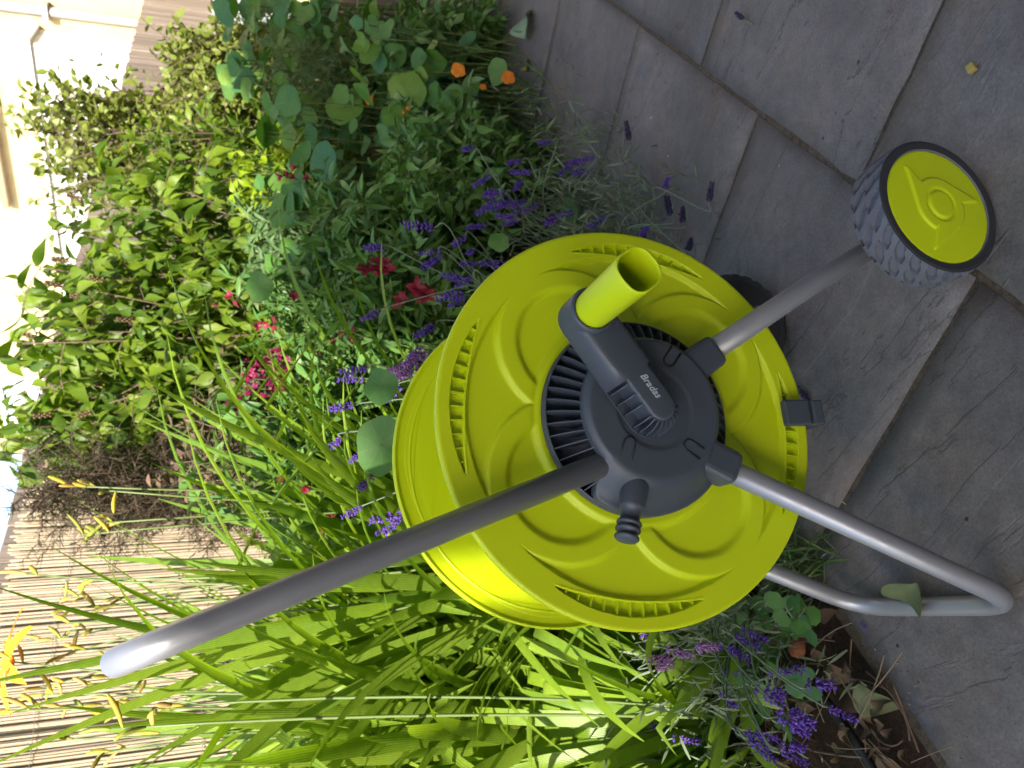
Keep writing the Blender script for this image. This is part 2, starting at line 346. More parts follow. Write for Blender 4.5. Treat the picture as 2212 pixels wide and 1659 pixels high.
def woodm(name, a, b):
    m = mat(name, a, .85, 0, .25); t = NT(m); n = t.noise(t.pos((9, 9, .7)), 12, 6, .7); oi = t.n('ShaderNodeObjectInfo')
    c = t.mix(t.ramp(n, [(.3, 0.), (.7, 1.)]), a, b); c = t.mix(.6, c, t.ramp(oi.outputs['Random'], [(0, .6), (1, 1.25)]), 'MULTIPLY')
    t.l(c, t.b.inputs['Base Color']); t.l(t.bump(n, .002), t.b.inputs['Normal']); return m
FENCE = woodm('weathered_board', (.19, .15, .13), (.33, .28, .24))
fb = 2.62
f = thing('board_fence', 'weathered grey vertical board fence along the back of the flower bed', 'fence', tuple(AB(4, fb)))
a = -1.4; k = 0
while a < 10.85:
    wdt = .093; topz = 1.69+.019*a+random.uniform(-.008, .008)
    V, F_ = abox(a+.003, a+wdt-.003, fb-.010+random.uniform(-.003, .003), fb+.010, -.06, topz)
    if a > 2.6 or k % 1 == 0: obj('board', rel((V, F_), f), FENCE, f, smooth=False)
    a += wdt; k += 1
obj('rail', rel(join(abox(-1.4, 10.8, fb+.012, fb+.055, .4, .49), abox(-1.4, 10.8, fb+.012, fb+.055, 1.45, 1.54)), f), FENCE, f, smooth=False)
for a in (7.3, 6.5, 5.9):
    obj('post', rel(abox(a, a+.09, fb+.057, fb+.13, -.05, 1.93), f), PIPE, f, smooth=False)
obj('post', rel(abox(9.4, 10.8, fb-.05, fb-.012, -.05, 1.18), f), PALEB, f, label='pale blue board at the far end', smooth=False)

REED = leafmat('dry_reed', [(.42, .34, .245), (.38, .305, .22), (.44, .36, .26), (.345, .275, .195), (.42, .345, .25)], .6, .05, (1, .9, .7))
rs = thing('reed_screen', 'sunlit split reed screen tied with wire in front of the board fence', 'screen', tuple(AB(2, fb-.06)))
parts = []; rnd = []
a = -.6
while a < 3.9:
    wd = random.uniform(.006, .013); top = 1.72+.05*noise.noise(Vector((a*3, 0, 0)))+random.uniform(-.02, .02)-.02*a
    z0 = .02
    b = fb-.05+random.uniform(-.002, .002); lean = random.uniform(-.009, .009)
    V = [AB(a, b, z0), AB(a+wd/2, b-.004, z0), AB(a+wd, b, z0), AB(a+lean, b, top), AB(a+lean+wd/2, b-.004, top), AB(a+lean+wd, b, top)]
    if not (1.02 < a < 1.14 and random.random() < .8):
        parts.append(([tuple(v) for v in V], [(0, 1, 4, 3), (1, 2, 5, 4)])); rnd += [random.random()]*6
    a += wd*.80+random.uniform(0, .0015)
a = -.6
while a < 3.9:
    wd = .017; top = 1.70-.02*a+random.uniform(-.02, .02); b = fb-.040
    if not (1.02 < a < 1.14):
        parts.append(([tuple(v) for v in (AB(a, b, .02), AB(a+wd/2, b-.003, .02), AB(a+wd, b, .02), AB(a, b, top), AB(a+wd/2, b-.003, top), AB(a+wd, b, top))], [(0, 1, 4, 3), (1, 2, 5, 4)])); rnd += [random.random()]*6
    a += wd-.0008
o = obj('reeds', rel(join(*parts), rs), REED, rs, 'stuff', smooth=False)
at_ = o.data.attributes.new('rnd', 'FLOAT', 'POINT'); at_.data.foreach_set('value', rnd)
WIRE = mat('bright_wire', (.6, .58, .55), .35, .8)
for z in (.45, 1.0, 1.48):
    obj('wire', rel(tube([AB(-.6+4.5*i/60, fb-.060+.0015*math.sin(i*2.1), z+.006*math.sin(i*1.3)) for i in range(61)], .0012, 4), rs), WIRE, rs)

# ------------------------------------------------------------------ plant toolkit
def leaf_t(prof, fold=.25, droop=.3, tip=0., wave=0.):
    n = len(prof)-1; V = []; F = []
    for i, wv in enumerate(prof):
        t_ = i/n; y = t_; z = -droop*t_*t_
        for s in (-1, 0, 1):
            V.append((s*wv, y, z+(abs(s)*wv*fold)+wave*math.sin(t_*9+s*1.7)*.04*abs(s)))
    for i in range(n):
        for s in (0, 1): q = i*3+s; F.append((q, q+1, q+4, q+3))
    return np.array(V), F
def frame(d, nrm=None):
    d = np.array(d, float); d /= np.linalg.norm(d)+1e-9; nrm = np.array([0, 0, 1.]) if nrm is None else np.array(nrm, float)
    x = np.cross(d, nrm)
    if np.linalg.norm(x) < 1e-3: x = np.cross(d, [1., .3, 0])
    x /= np.linalg.norm(x); z = np.cross(x, d); return x, d, z
def TM(p, d, s, nrm=None, sx=1.):
    x, y, z = frame(d, nrm); m = np.eye(4); m[:3, 0] = x*s*sx; m[:3, 1] = y*s; m[:3, 2] = z*s; m[:3, 3] = p; return m
def merged(name, tmpl, Ms, mt, parent, kind='stuff'):
    if not len(Ms): return None
    V0, F0 = tmpl; Ms = np.array(Ms); base = np.array(parent.location) if parent else np.zeros(3)
    nv = len(V0); H = np.concatenate([V0, np.ones((nv, 1))], 1)
    V = np.einsum('nij,vj->nvi', Ms, H)[:, :, :3].reshape(-1, 3)-base
    N = len(Ms); F = np.array([list(f) for f in F0]); k = F.shape[1]
    FF = (F[None]+(np.arange(N)*nv)[:, None, None]).reshape(-1, k)
    me = bpy.data.meshes.new(name); me.vertices.add(len(V)); me.vertices.foreach_set('co', V.ravel())
    me.loops.add(FF.size); me.loops.foreach_set('vertex_index', FF.ravel().astype(np.int32))
    me.polygons.add(len(FF)); me.polygons.foreach_set('loop_start', (np.arange(len(FF))*k).astype(np.int32))
    me.polygons.foreach_set('use_smooth', np.ones(len(FF), bool)); me.update(calc_edges=True)
    a_ = me.attributes.new('rnd', 'FLOAT', 'POINT'); a_.data.foreach_set('value', np.repeat(rng.random(N), nv).astype(np.float32))
    return link(name, me, mt, parent, kind)
def inst(name, me, Mx, parent, mt=None, kind=None):
    o = bpy.data.objects.new(name, me); C.objects.link(o)
    if mt and not me.materials: me.materials.append(mt)
    o.parent = parent; m = Matrix([list(r) for r in Mx])
    if parent and parent.type == 'EMPTY': m = Matrix.Translation(-Vector(parent.location))@m
    o.matrix_basis = m; return o
def leaves(parent, tmpls, Ms, mt, nobj=0, name='leaf'):
    """largest (nearest) nobj leaves as parts, the rest joined"""
    if not Ms: return
    Ms = list(Ms); Ms.sort(key=lambda m: np.linalg.norm(m[:3, 3]-CAM)/np.linalg.norm(m[:3, 1]))
    mes = [mesh(name, [tuple(v) for v in T[0]], T[1]) for T in tmpls]
    for i, m in enumerate(Ms[:nobj]): inst(name, mes[i % len(mes)], m, parent, mt)
    rest = Ms[nobj:]
    for j, T in enumerate(tmpls):
        q = rest[j::len(tmpls)]
        if q: merged('foliage', T, q, mt, parent)
def rv(s=1.): return rng.normal(0, s, 3)
def curve(p0, p1, bend, n=8):
    p0 = np.array(p0, float); p1 = np.array(p1, float); mid = (p0+p1)/2+np.array(bend, float)
    return [(1-t_)**2*p0+2*t_*(1-t_)*mid+t_*t_*p1 for t_ in np.linspace(0, 1, n)]

T_OV = leaf_t([.03, .17, .235, .22, .15, .075, .015, .0], .35, .45); T_OV2 = leaf_t([.03, .15, .22, .215, .14, .06, .01, .0], .2, .9, wave=1.3)
T_LAN = leaf_t([.02, .09, .13, .13, .09, .01], .3, .25); T_LAN2 = leaf_t([.02, .08, .11, .12, .08, .01], .15, .6)
T_SM = leaf_t([.05, .26, .32, .22, .02], .25, .15)
T_LIN = leaf_t([.03, .06, .06, .01], .2, .3)
T_FIL = (np.array([(-.035, 0, 0), (.035, 0, 0), (0, 1, -.1)]), [(0, 1, 2)])

def bush(name, label, cat, base, tops, tmpls, lmat, smat, size=.05, per=18, twig=.12, tw=6, nobj=0, start=.3, hang=.0, sr=.004, group=None, spread_n=.6, outdir=.5):
    """stems to the given tops; twigs off each stem; leaves on twigs"""
    root = thing(name, label, cat, tuple(base), 0, group); Ms = []; st = []
    for tp in tops:
        b = np.array(base)+[rng.normal(0, .05), rng.normal(0, .05), 0]; tp = np.array(tp)
        cv = curve(b, tp, rv(.06)+[0, 0, .1*np.linalg.norm(tp-b)], 9); st.append(tube(cv, [sr*(1-.7*i/8) for i in range(9)], 5))
        L = len(cv)-1
        for k in range(tw):
            u = start+(1-start)*(k+rng.random()*.8)/tw; u = min(u, .999); i = int(u*L); fr = u*L-i; p = cv[i]*(1-fr)+cv[i+1]*fr; ax = cv[i+1]-cv[i]; ax /= np.linalg.norm(ax)
            dv = rv(1.); dv -= ax*np.dot(dv, ax)*.5; dv /= np.linalg.norm(dv); dv = dv+ax*outdir; dv /= np.linalg.norm(dv)
            ln = twig*(.5+rng.random()); q = curve(p, p+dv*ln, [0, 0, .15*ln], 5)
            if ln > .05: st.append(tube(q, [sr*.35]*4+[sr*.15], 3, False))
            n = max(2, int(per/tw)); 
            for j in range(n):
                v = (j+rng.random()*.6)/n*4; ii = min(3, int(v)); pp = q[ii]*(1-(v-ii))+q[ii+1]*(v-ii)
                d2 = dv*.5+rv(.6); d2[2] -= hang; nn = np.array([0, 0, 1.])+rv(spread_n)
                Ms.append(TM(pp, d2, size*(.6+.7*rng.random()), nn))
    obj('stems', rel_l(join(*st), root), smat, root); leaves(root, tmpls, Ms, lmat, nobj); return root
def rel_l(vf, o): L = o.location; return [(v[0]-L[0], v[1]-L[1], v[2]-L[2]) for v in vf[0]], vf[1]

# florets -------------------------------------------------
def octa(p, d, l, r):
    x, y, z = frame(d); p = np.array(p)
    V = [p]+[p+y*l*.45+(x*math.cos(a_)+z*math.sin(a_))*r for a_ in (0, 1.57, 3.14, 4.71)]+[p+y*l]
    return [tuple(v) for v in V], [(0, 2, 1), (0, 3, 2), (0, 4, 3), (0, 1, 4), (5, 1, 2), (5, 2, 3), (5, 3, 4), (5, 4, 1)]
def with_rnd(me, vals): a_ = me.attributes.new('rnd', 'FLOAT', 'POINT'); a_.data.foreach_set('value', vals); return me
def spike_mesh(seed, mt, whorls=7, ln=1., fat=1., open_=.3):
    r_ = random.Random(seed); vf = []; rn = []
    for wi in range(whorls):
        y = .06+.86*wi/whorls*ln
        if wi == 0 and r_.random() < .5: y -= .12
        rad = .11*fat*(1-.35*(wi/whorls)**2)
        for k in range(r_.choice((6, 7, 8))):
            a_ = k*6.28/7+wi*.6+r_.uniform(-.3, .3); up = r_.uniform(.5, 1.2)
            d = np.array([math.cos(a_), up, math.sin(a_)]); big = r_.random() < open_
            p = np.array([math.cos(a_)*rad*.25, y+r_.uniform(-.02, .02), math.sin(a_)*rad*.25])
            q = octa(p, d, rad*(1.25 if not big else 1.6), rad*(.30 if not big else .36)); vf.append(q); rn += [r_.random()*.6+(0.39 if big else 0)]*6
            if big:
                for s in (-.6, .6):
                    d2 = d+np.array([-math.sin(a_)*s, .1, math.cos(a_)*s]); q = octa(p+d*rad*.8, d2, rad*.6, rad*.28); vf.append(q); rn += [.95]*6
    me = mesh('flower_spike', *join(*vf)); me.materials.append(mt); return with_rnd(me, rn)
SPK = [spike_mesh(i, PURP, 7, 1, 1., .35) for i in range(4)]+[spike_mesh(9, PURP, 5, .8, 1.1, .6)]
SPKD = [spike_mesh(20+i, PURPD, 10, 1, 1.15, .05) for i in range(2)]
SPKP = [spike_mesh(30+i, PINKL, 7, 1, 1.15, .6) for i in range(2)]

def lavender(label, base, spikes, tuft=0, spread=.16, group='lavender plants'):
    """spikes: (point, length, mesh, axis dir or None)"""
    root = thing('lavender_plant', label, 'lavender', tuple(base), 0, group); st = []
    for p, ln, me, dr in spikes:
        p = np.array(p); b = np.array(base)+[rng.normal(0, .05), rng.normal(0, .05), .05]
        v = p-b
        if dr is None:
            dr = v/np.linalg.norm(v)+np.array([0, 0, .25])+rv(.15)
        dr = np.array(dr, float); dr /= np.linalg.norm(dr)
        cv = spline([b, b+v*.5+np.array([0, 0, .12*np.linalg.norm(v)])-dr*0, p-dr*ln*.9, p-dr*ln*.5], 5)
        st.append(tube(cv, .0013, 4, False))
        inst('flower_spike', me, TM(p-dr*ln*.5, dr, ln, rv(1)), root)
    if st: obj('stems', rel_l(join(*st), root), G_PALE, root)
    Ms = []
    for _ in range(tuft):
        a_ = rng.random()*6.28; e = abs(rng.normal(0, .5)); ln = .10+.16*rng.random()
        b = np.array(base)+[rng.normal(0, spread), rng.normal(0, spread), .0]; d = np.array([math.cos(a_)*e, math.sin(a_)*e, 1.])
        d /= np.linalg.norm(d)
        for j in range(9):
            pp = b+d*ln*(j+1)/9; d2 = d*.8+rv(.5); Ms.append(TM(pp, d2, .030*(.6+.7*rng.random()), rv(1)))
    if Ms: leaves(root, [T_LIN], Ms, LAVL, 0)
    return root

# ------------------------------------------------------------------ hose reel cart
HZ = .4801
cart = thing('hose_reel_cart', 'lime green hose reel cart with grey tube frame, crank and two wheels on the paving', 'hose reel', (-.03793, .7909, 0), R(15.3))
def K(x, y, d): return (x, -d, HZ+y)
LOBE = [(.105*math.cos(R(q)), .105*math.sin(R(q))) for q in (36, -54, 126, -144)]
def relief(x, y):
    r = np.hypot(x, y); th = np.degrees(np.arctan2(y, x))
    rho = np.min([np.hypot(x-a, y-b) for a, b in LOBE], axis=0)
    ring = ss(.0590, .0680, rho)*(1-ss(.0845, .0890, rho))*ss(.100, .122, r)
    outer = ss(.1845, .1900, r); boss = 1-ss(.1125, .1195, r)
    h = -.0058+.0058*np.maximum(np.maximum(ring, outer), boss)
    dl = np.abs((th+9+45) % 90-45)/25.; q = np.clip(1-dl*dl, 0, 1)
    ri = .2-.0095*q; ro = .2+.0055*q
    slot = ss(ri, ri+.0012, r)*(1-ss(ro-.0012, ro, r))*(q > 0)
    lip = np.exp(-((r-ri+.0012)/.0009)**2)*(q > .02)*.0007
    h = h*(1-slot)-.0090*slot+lip
    return h, slot
RAD = np.concatenate([np.linspace(.045, .098, 4), np.linspace(.100, .124, 13), np.linspace(.126, .183, 30), np.linspace(.1842, .2075, 30), [.2095, .212, .2145]])
def flange(d0, inner=False):
    n = 480; V = []; F = []; T = np.arange(n)*2*np.pi/n
    rows = []
    for r in RAD:
        x = r*np.cos(T); y = r*np.sin(T); h, _ = relief(x, y)
        if inner: h = -.05*(h+.003)-.003
        if inner: h = h+.0009*np.exp(-((r-.198)/.0012)**2)
        rows.append((x, y, d0+h))
    for r, dz in ((.2172, .0002), (.2190, -.0008), (.2200, -.0028), (.2200, -.0075), (.2185, -.0092), (.2165, -.0080), (.2150, -.0075), (.10, -.0120), (.045, -.0120)):
        if inner and dz > -.003: dz += .0015
        rows.append((r*np.cos(T), r*np.sin(T), np.full(n, d0+dz)))
    for x, y, d in rows:
        for i in range(n): V.append(K(x[i], y[i], d[i]))
    m = len(rows)
    for j in range(m-1):
        for i in range(n): k2 = (i+1) % n; F.append((j*n+i, (j+1)*n+i, (j+1)*n+k2, j*n+k2))
    return V, F
def ribs(d0, dep=.0072):
    out = []
    for c in (-9, 81, 171, -99):
        for k in range(-5, 6):
            dg = k*4.15; q = 1-(dg/25.)**2; th = R(c+dg); ri = .2-.0092*q; ro = .2+.0052*q; rm = (ri+ro)/2
            ax = np.array([math.cos(th), math.sin(th)]); tx = np.array([-ax[1], ax[0]]); P = []
            for u in (ri, ro):
                for s in (-.0006, .0006):
                    for d in (-dep, -.0009): p = ax*u+tx*s; P.append(K(p[0], p[1], d0+d))
            out.append((P, [(0, 1, 3, 2), (4, 6, 7, 5), (0, 4, 5, 1), (2, 3, 7, 6), (0, 2, 6, 4), (1, 5, 7, 3)]))
    return out
fl = obj('flange', flange(0), LIME, cart, label='front lime flange with round dished lobes')
for q in ribs(0, .0085): obj('rib', q, LIME, fl, smooth=False)
fl2 = obj('flange', flange(-.245, True), LIME, cart, label='rear lime flange, half hidden behind the front one')
obj('drum', lathe([(.07, -.003), (.07, -.2435)], 64, 'y', (0, 0, HZ)), LIME, cart)
# hub
hc = (0, .003)
obj('hub_dish', lathe([(.1062, .002), (.1064, .0125), (.1050, .0138), (.1036, .0125), (.1034, .0045), (.071, .006), (.069, .03)], 96, 'y', K(0, .003, 0)), DARK, cart)
finm = []
for i in range(7):
    t_ = i/6; r = .1045-(.1045-.070)*t_; d = .013+.033*(t_**.75); finm.append((r, d, t_))
V = []; F = []
for r, d, t_ in finm:
    tw = .006*t_
    for s in (-.00055, .00055):
        V.append((r, -d, s+tw)); V.append((r, -.0045, s+tw))
for i in range(6):
    q = i*4; F += [(q, q+4, q+5, q+1), (q+2, q+3, q+7, q+6), (q, q+2, q+6, q+4)]
fin_me = mesh('fin', V, F, False); fin_me.materials.append(DARK)
for k in range(50):
    o = bpy.data.objects.new('fin', fin_me); C.objects.link(o); o.parent = cart; o.location = K(0, .003, 0); o.rotation_euler = (0, R(k*7.2), 0)
def cover():
    n = 240; V = []; F = []; T = np.arange(n)*2*np.pi/n; dg = np.abs((np.degrees(T)-186+180) % 360-180)
    RR = .0765+.0285*(1-ss(40, 58, dg)); rows = []
    for k in range(40):
        f = (k+.001)/39; r = RR*f
        d = .052-.031*ss(.071, .106, r)-.0018*(1-ss(.0405, .044, r))-.0025*ss(.0715, .0765, r)*(r < .09)*ss(40, 58, dg)
        rows.append((r*np.cos(T), r*np.sin(T), d))
    x, y, d = rows[-1]; rows.append((x*1.010, y*1.010, d-.0015)); rows.append((x*1.012, y*1.012, d-.004)); rows.append((x*1.012, y*1.012, np.minimum(d-.004, .038*ss(40, 58, dg)+.006*(1-ss(40, 58, dg)))))
    for x, y, d in rows:
        for i in range(n): V.append(K(x[i], y[i]+.003, d[i]))
    for j in range(len(rows)-1):
        for i in range(n): k2 = (i+1) % n; F.append((j*n+i, (j+1)*n+i, (j+1)*n+k2, j*n+k2))
    return V, F
cov = obj('hub_cover', cover(), DARK, cart)
def ush(c, ang, w_=.0062, ln=.016):
    P = []; ca, sa = math.cos(R(ang)), math.sin(R(ang))
    pts = [(ln, w_), (0, w_)]+[(-w_*math.sin(q), w_*math.cos(q)) for q in (.5, 1.05, 1.57, 2.1, 2.64)]+[(0, -w_), (ln, -w_)]
    return tube([K(c[0]+u*ca-v*sa, c[1]+u*sa+v*ca, .0521) for u, v in pts], .0013, 6)
for c, a_ in (((-.036, .037), 155), ((-.040, -.030), 235), ((.050, -.020), -40)): obj('groove_shade_strip', ush(c, a_), BLACK, cov)  # raised black strips; the dark of recessed grooves is put into their colour
def obox(p, q, wd, th, d0, d1):         # box along p->q in the cart plane
    p = np.array(p); q = np.array(q); u = (q-p)/np.linalg.norm(q-p); v = np.array([-u[1], u[0]]); V = []
    for e in (p, q):
        for s in (-1, 1):
            for dd in (-1, 1): c = e+v*s*wd/2; V.append(K(c[0], c[1], (d0 if e is p else d1)+dd*th/2))
    return V, [(0, 1, 3, 2), (4, 6, 7, 5), (0, 4, 5, 1), (2, 3, 7, 6), (0, 2, 6, 4), (1, 5, 7, 3)]
for p, q in (((.020, -.010), (.068, -.088)), ((-.020, -.005), (-.066, -.090))):
    bevel(obj('tube_socket', obox(p, q, .036, .036, .031, .031), DARK, cart, smooth=False), .007, 3)
# rear hub and its sockets (mostly hidden)
obj('rear_hub', lathe([(.02, -.258), (.09, -.258), (.095, -.262), (.09, -.285), (.02, -.29)], 48, 'y', K(0, 0, 0)), DARK, cart)
# tubes
def frame_path(P, r): return [K(*p) for p in rounded(P, r, 14)]
wheelc = (.236, -.391)
obj('wheel_leg', tube([K(.052, -.058, .032), K(.150, -.232, .032), K(.2335, -.3905, .0285)], .0125, 20), METAL, cart)
obj('wheel_leg', tube([K(.052, -.058, -.277), K(.150, -.232, -.277), K(.2335, -.3905, -.2735)], .0125, 20), METAL, cart)
obj('foot_tube', tube(frame_path([(-.050, -.055, .032), (-.2330, -.4674, .012), (-.2330, -.4674, -.257), (-.050, -.055, -.277)], .060), .0125, 24), METAL, cart)
obj('handle_tube', tube(frame_path([(-.040, .020, .033), (-.1985, .503, .033), (-.1985, .503, -.278), (-.040, .020, -.278)], .060), .0127, 24), METAL, cart)
obj('axle', tube([K(wheelc[0], wheelc[1], .085), K(wheelc[0], wheelc[1], -.36)], .0055, 12), DARK, cart)
# hose connector
cb = np.array([-.070, .026, .036]); ce = np.array([-.130, .050, .046]); cn = obj('hose_connector', tube([K(*(cb+(ce-cb)*u)) for u in (0, .12, .3, .45, .52, .53, .70, .71, .735, .76, .77, .80, .81, .835, .86, .87, .93, .94, .97, 1.)],
    [.0135, .0140, .0138, .0132, .0122, .0100, .0096, .0122, .0128, .0122, .0096, .0096, .0122, .0128, .0122, .0095, .0095, .0122, .0125, .0105], 28), DARK, cart)
# rim clip
bevel(obj('rim_clip', join(box(K(.002, -.199, .011), (.030, .010, .034)), box(K(.002, -.2275, -.002), (.030, .034, .015))), DARK, cart, smooth=False), .0025, 2)
# crank
p0 = np.array([-.006, .016]); p1 = np.array([.089, .079]); ax = (p1-p0)/np.linalg.norm(p1-p0); av = np.array([-ax[1], ax[0]]); LA = np.linalg.norm(p1-p0)
def arm_outline(rp, rb, rec=None, n=22):
    out = []
    for k in range(n+1):                # round the pivot end
        a_ = math.pi/2+math.pi*k/n; q = rp if rec is None else rec; out.append((math.cos(a_)*q, math.sin(a_)*q))
    us = [.010, .022, .034, .040, .0405, .06, .08, .10]
    lo = [(u, -((rec if (rec and u <= .040) else rp+(rb-rp)*u/LA))) for u in us]
    hi = [(u, -v) for u, v in reversed(lo)]
    out += lo
    for k in range(n+1): a_ = -math.pi/2+math.pi*k/n; out.append((LA+math.cos(a_)*rb, math.sin(a_)*rb))
    return out+hi
def arm():
    lv = [(.0605, .0265, .0235, .0150), (.074, .0262, .0235, .0150), (.0835, .0230, .0228, .0150), (.0880, .0180, .0205, .0150), (.0895, .0150, .0180, .0138), (.0900, .0120, .0150, .0115)]
    V = []; F = []
    for d, rp, rb, rc in lv:
        for u, v in arm_outline(rp, rb, rc): p = p0+ax*u+av*v; V.append(K(p[0], p[1], d))
    n = len(V)//len(lv)
    for j in range(len(lv)-1):
        for i in range(n): k2 = (i+1) % n; F.append((j*n+i, j*n+k2, (j+1)*n+k2, (j+1)*n+i))
    F.append(tuple(range((len(lv)-1)*n, len(lv)*n))); return V, F
crank = obj('crank_arm', arm(), DARK, cart)
def plate(rp, rb, d0, d1):
    V = []; o_ = arm_outline(rp, rb); n = len(o_)
    for d in (d0, d1):
        for u, v in o_: p = p0+ax*u+av*v; V.append(K(p[0], p[1], d))
    return V, [(i, (i+1) % n, n+(i+1) % n, n+i) for i in range(n)]+[tuple(range(n, 2*n)), tuple(reversed(range(n)))]
obj('crank_base', plate(.0268, .0238, .0585, .0604), DARK, crank, smooth=False)
stn = [((u, s*.0), (0, s)) for u in (.036, .024, .012) for s in (1, -1)]+[((0, 0), (math.cos(R(q)), math.sin(R(q)))) for q in range(96, 270, 16)]
rb_ = []
for (u0, v0), dr in stn:
    V = []; tn = (-dr[1], dr[0])
    for i in range(6):
        t_ = i/5; r = .0140+.0127*t_; d = .0605+.0275*math.sqrt(max(0, 1-(t_*.985)**2.2))
        for s in (-.00055, .00055):
            for dd in (d, .0603): p = p0+ax*(u0+dr[0]*r+tn[0]*s)+av*(v0+dr[1]*r+tn[1]*s); V.append(K(p[0], p[1], dd))
    F = []
    for i in range(5): q = i*4; F += [(q, q+1, q+5, q+4), (q+2, q+6, q+7, q+3), (q, q+4, q+6, q+2)]
    rb_.append((V, F))
for q in rb_: obj('rib', q, DARK, crank, smooth=False)
obj('pivot', lathe([(.021, .048), (.021, .0588)], 32, 'y', K(p0[0], p0[1], 0)), DARK, crank)
obj('boss', lathe([(.010, .0585), (.0236, .0585), (.0240, .064), (.0240, .090), (.0232, .0935), (.0214, .0950), (.0200, .0950), (.0196, .09)], 48, 'y', K(p1[0], p1[1], 0)), DARK, crank)
def grip():
    n = 48; V = []; F = []; prof = [(.0188, .088, 0), (.0192, .096, 0), (.0200, .14, .3), (.0208, .175, .8), (.0213, .189, 1), (.0209, .1915, 1), (.0199, .1922, 1), (.0191, .1912, 1), (.0186, .186, 1), (.0178, .14, .5), (.0175, .105, 0), (.001, .104, 0)]
    for r, d, m_ in prof:
        for k in range(n): a_ = 2*math.pi*k/n; q = r*(1+.045*m_*math.cos(4*a_+.6)); V.append(K(p1[0]+q*math.cos(a_), p1[1]+q*math.sin(a_), d))
    for j in range(len(prof)-1):
        for i in range(n): k2 = (i+1) % n; F.append((j*n+i, (j+1)*n+i, (j+1)*n+k2, j*n+k2))
    return V, F
obj('grip', grip(), LIME, cart)
tc = bpy.data.curves.new('lettering', 'FONT'); tc.body = 'Bradas'; tc.size = .0102; tc.shear = .35; tc.extrude = .0002; tc.offset = .00010; tc.align_x = 'CENTER'; tc.align_y = 'CENTER'
to = bpy.data.objects.new('tmp', tc); C.objects.link(to); bpy.context.view_layer.update()
tme = bpy.data.meshes.new_from_object(to.evaluated_get(bpy.context.evaluated_depsgraph_get())); bpy.data.objects.remove(to)
tme.materials.clear(); lo = link('lettering', tme, PRINT, crank, smooth=False)
rd = -ax; uv_ = np.array([ -rd[1], rd[0]]); pc = p0+ax*.022
X = Vector((rd[0], 0, rd[1])); Y = Vector((uv_[0], 0, uv_[1])); Z = X.cross(Y); pk = K(pc[0]+uv_[0]*.002, pc[1]+uv_[1]*.002, .0903)
lo.matrix_basis = Matrix(((X[0], Y[0], Z[0], pk[0]), (X[1], Y[1], Z[1], pk[1]), (X[2], Y[2], Z[2], pk[2]), (0, 0, 0, 1)))

# wheels
def tyre():
    N = 23; n = N*18; ws = np.linspace(-.025, .025, 47); V = []; F = []; T = np.arange(n)*2*np.pi/n; rows = []
    rows.append((np.full(n, .074), .0235)); rows.append((np.full(n, .0755), .0255)); rows.append((np.full(n, .083), .0262))
    for w_ in reversed(ws):
        r = .0885-.0022*abs(w_/.025)**4; fr = np.zeros(n)
        for w0, sg, ph in ((.0145, 1, 0.), (-.0075, 1, .5)):
            u = (T/(2*np.pi)*N+ph+sg*(w_-w0)*34) % 1-.5; ww = abs(w_-w0)/.0102
            m_ = (np.abs(u) < .31*(1.12-.45*ww)) & (ww < 1); fr = np.maximum(fr, m_*1.)
        if w_ < -.0185: fr = ((((T/(2*np.pi)*N*1.) % 1) < .3)*1.)
        rows.append((r-.0048*fr, w_))
    rows += [(np.full(n, .083), -.0262), (np.full(n, .0755), -.0255), (np.full(n, .03), -.0235), (np.full(n, .001), -.0235)]
    for r, w_ in rows:
        for i in range(n): V.append((r[i]*math.cos(T[i]), -w_, r[i]*math.sin(T[i])))
    for j in range(len(rows)-1):
        for i in range(n): k2 = (i+1) % n; F.append((j*n+i, (j+1)*n+i, (j+1)*n+k2, j*n+k2))
    return V, F
def cap():
    n = 240; rs_ = np.linspace(0.0005, .0746, 60); V = []; F = []; T = np.arange(n)*2*np.pi/n
    for r in rs_:
        s = ((math.radians(38)-T)/(2*np.pi/3)) % 1; Rb = .0365/np.cos(np.radians(np.maximum(0, s*120-64)))
        h = .0245+.0028*(1-(r/.0746)**2)+.0026*(1-ss(Rb-.0028, Rb+.0005, np.full(n, r)))*(1-(1-ss(0, .035, s))*(r > .031))
        h -= .0022*math.exp(-((r-.0195)/.0022)**2)-.0008*(r < .017)
        if r > .072: h = h-.0015*((r-.072)/.0026)**2
        for i in range(n): V.append((r*math.cos(T[i]), -h[i], r*math.sin(T[i])))
    for j in range(len(rs_)-1):
        for i in range(n): k2 = (i+1) % n; F.append((j*n+i, (j+1)*n+i, (j+1)*n+k2, j*n+k2))
    return V, F
wo = obj('wheel', tyre(), RUB, cart, smooth=False); wo.location = K(wheelc[0], wheelc[1], .067); wo.data.materials.append(RUBS)
for q in wo.data.polygons:
    if abs(q.center[1]) > .0246: q.material_index = 1
co = obj('wheel_cap', cap(), LIME, wo)
w2 = wo.copy(); w2.data = wo.data.copy(); w2.data.materials[0] = mat('shaded_rubber', (.018, .020, .024), .7); w2['label'] = 'rear wheel, its inner side showing, shade put into its dark rubber'; C.objects.link(w2); w2.location = K(wheelc[0], wheelc[1], -.352); w2.rotation_euler = (0, 0, math.pi)  # rear tyre copy darkened: the reel's shade is put into its colour
c2 = co.copy(); C.objects.link(c2); c2.parent = w2

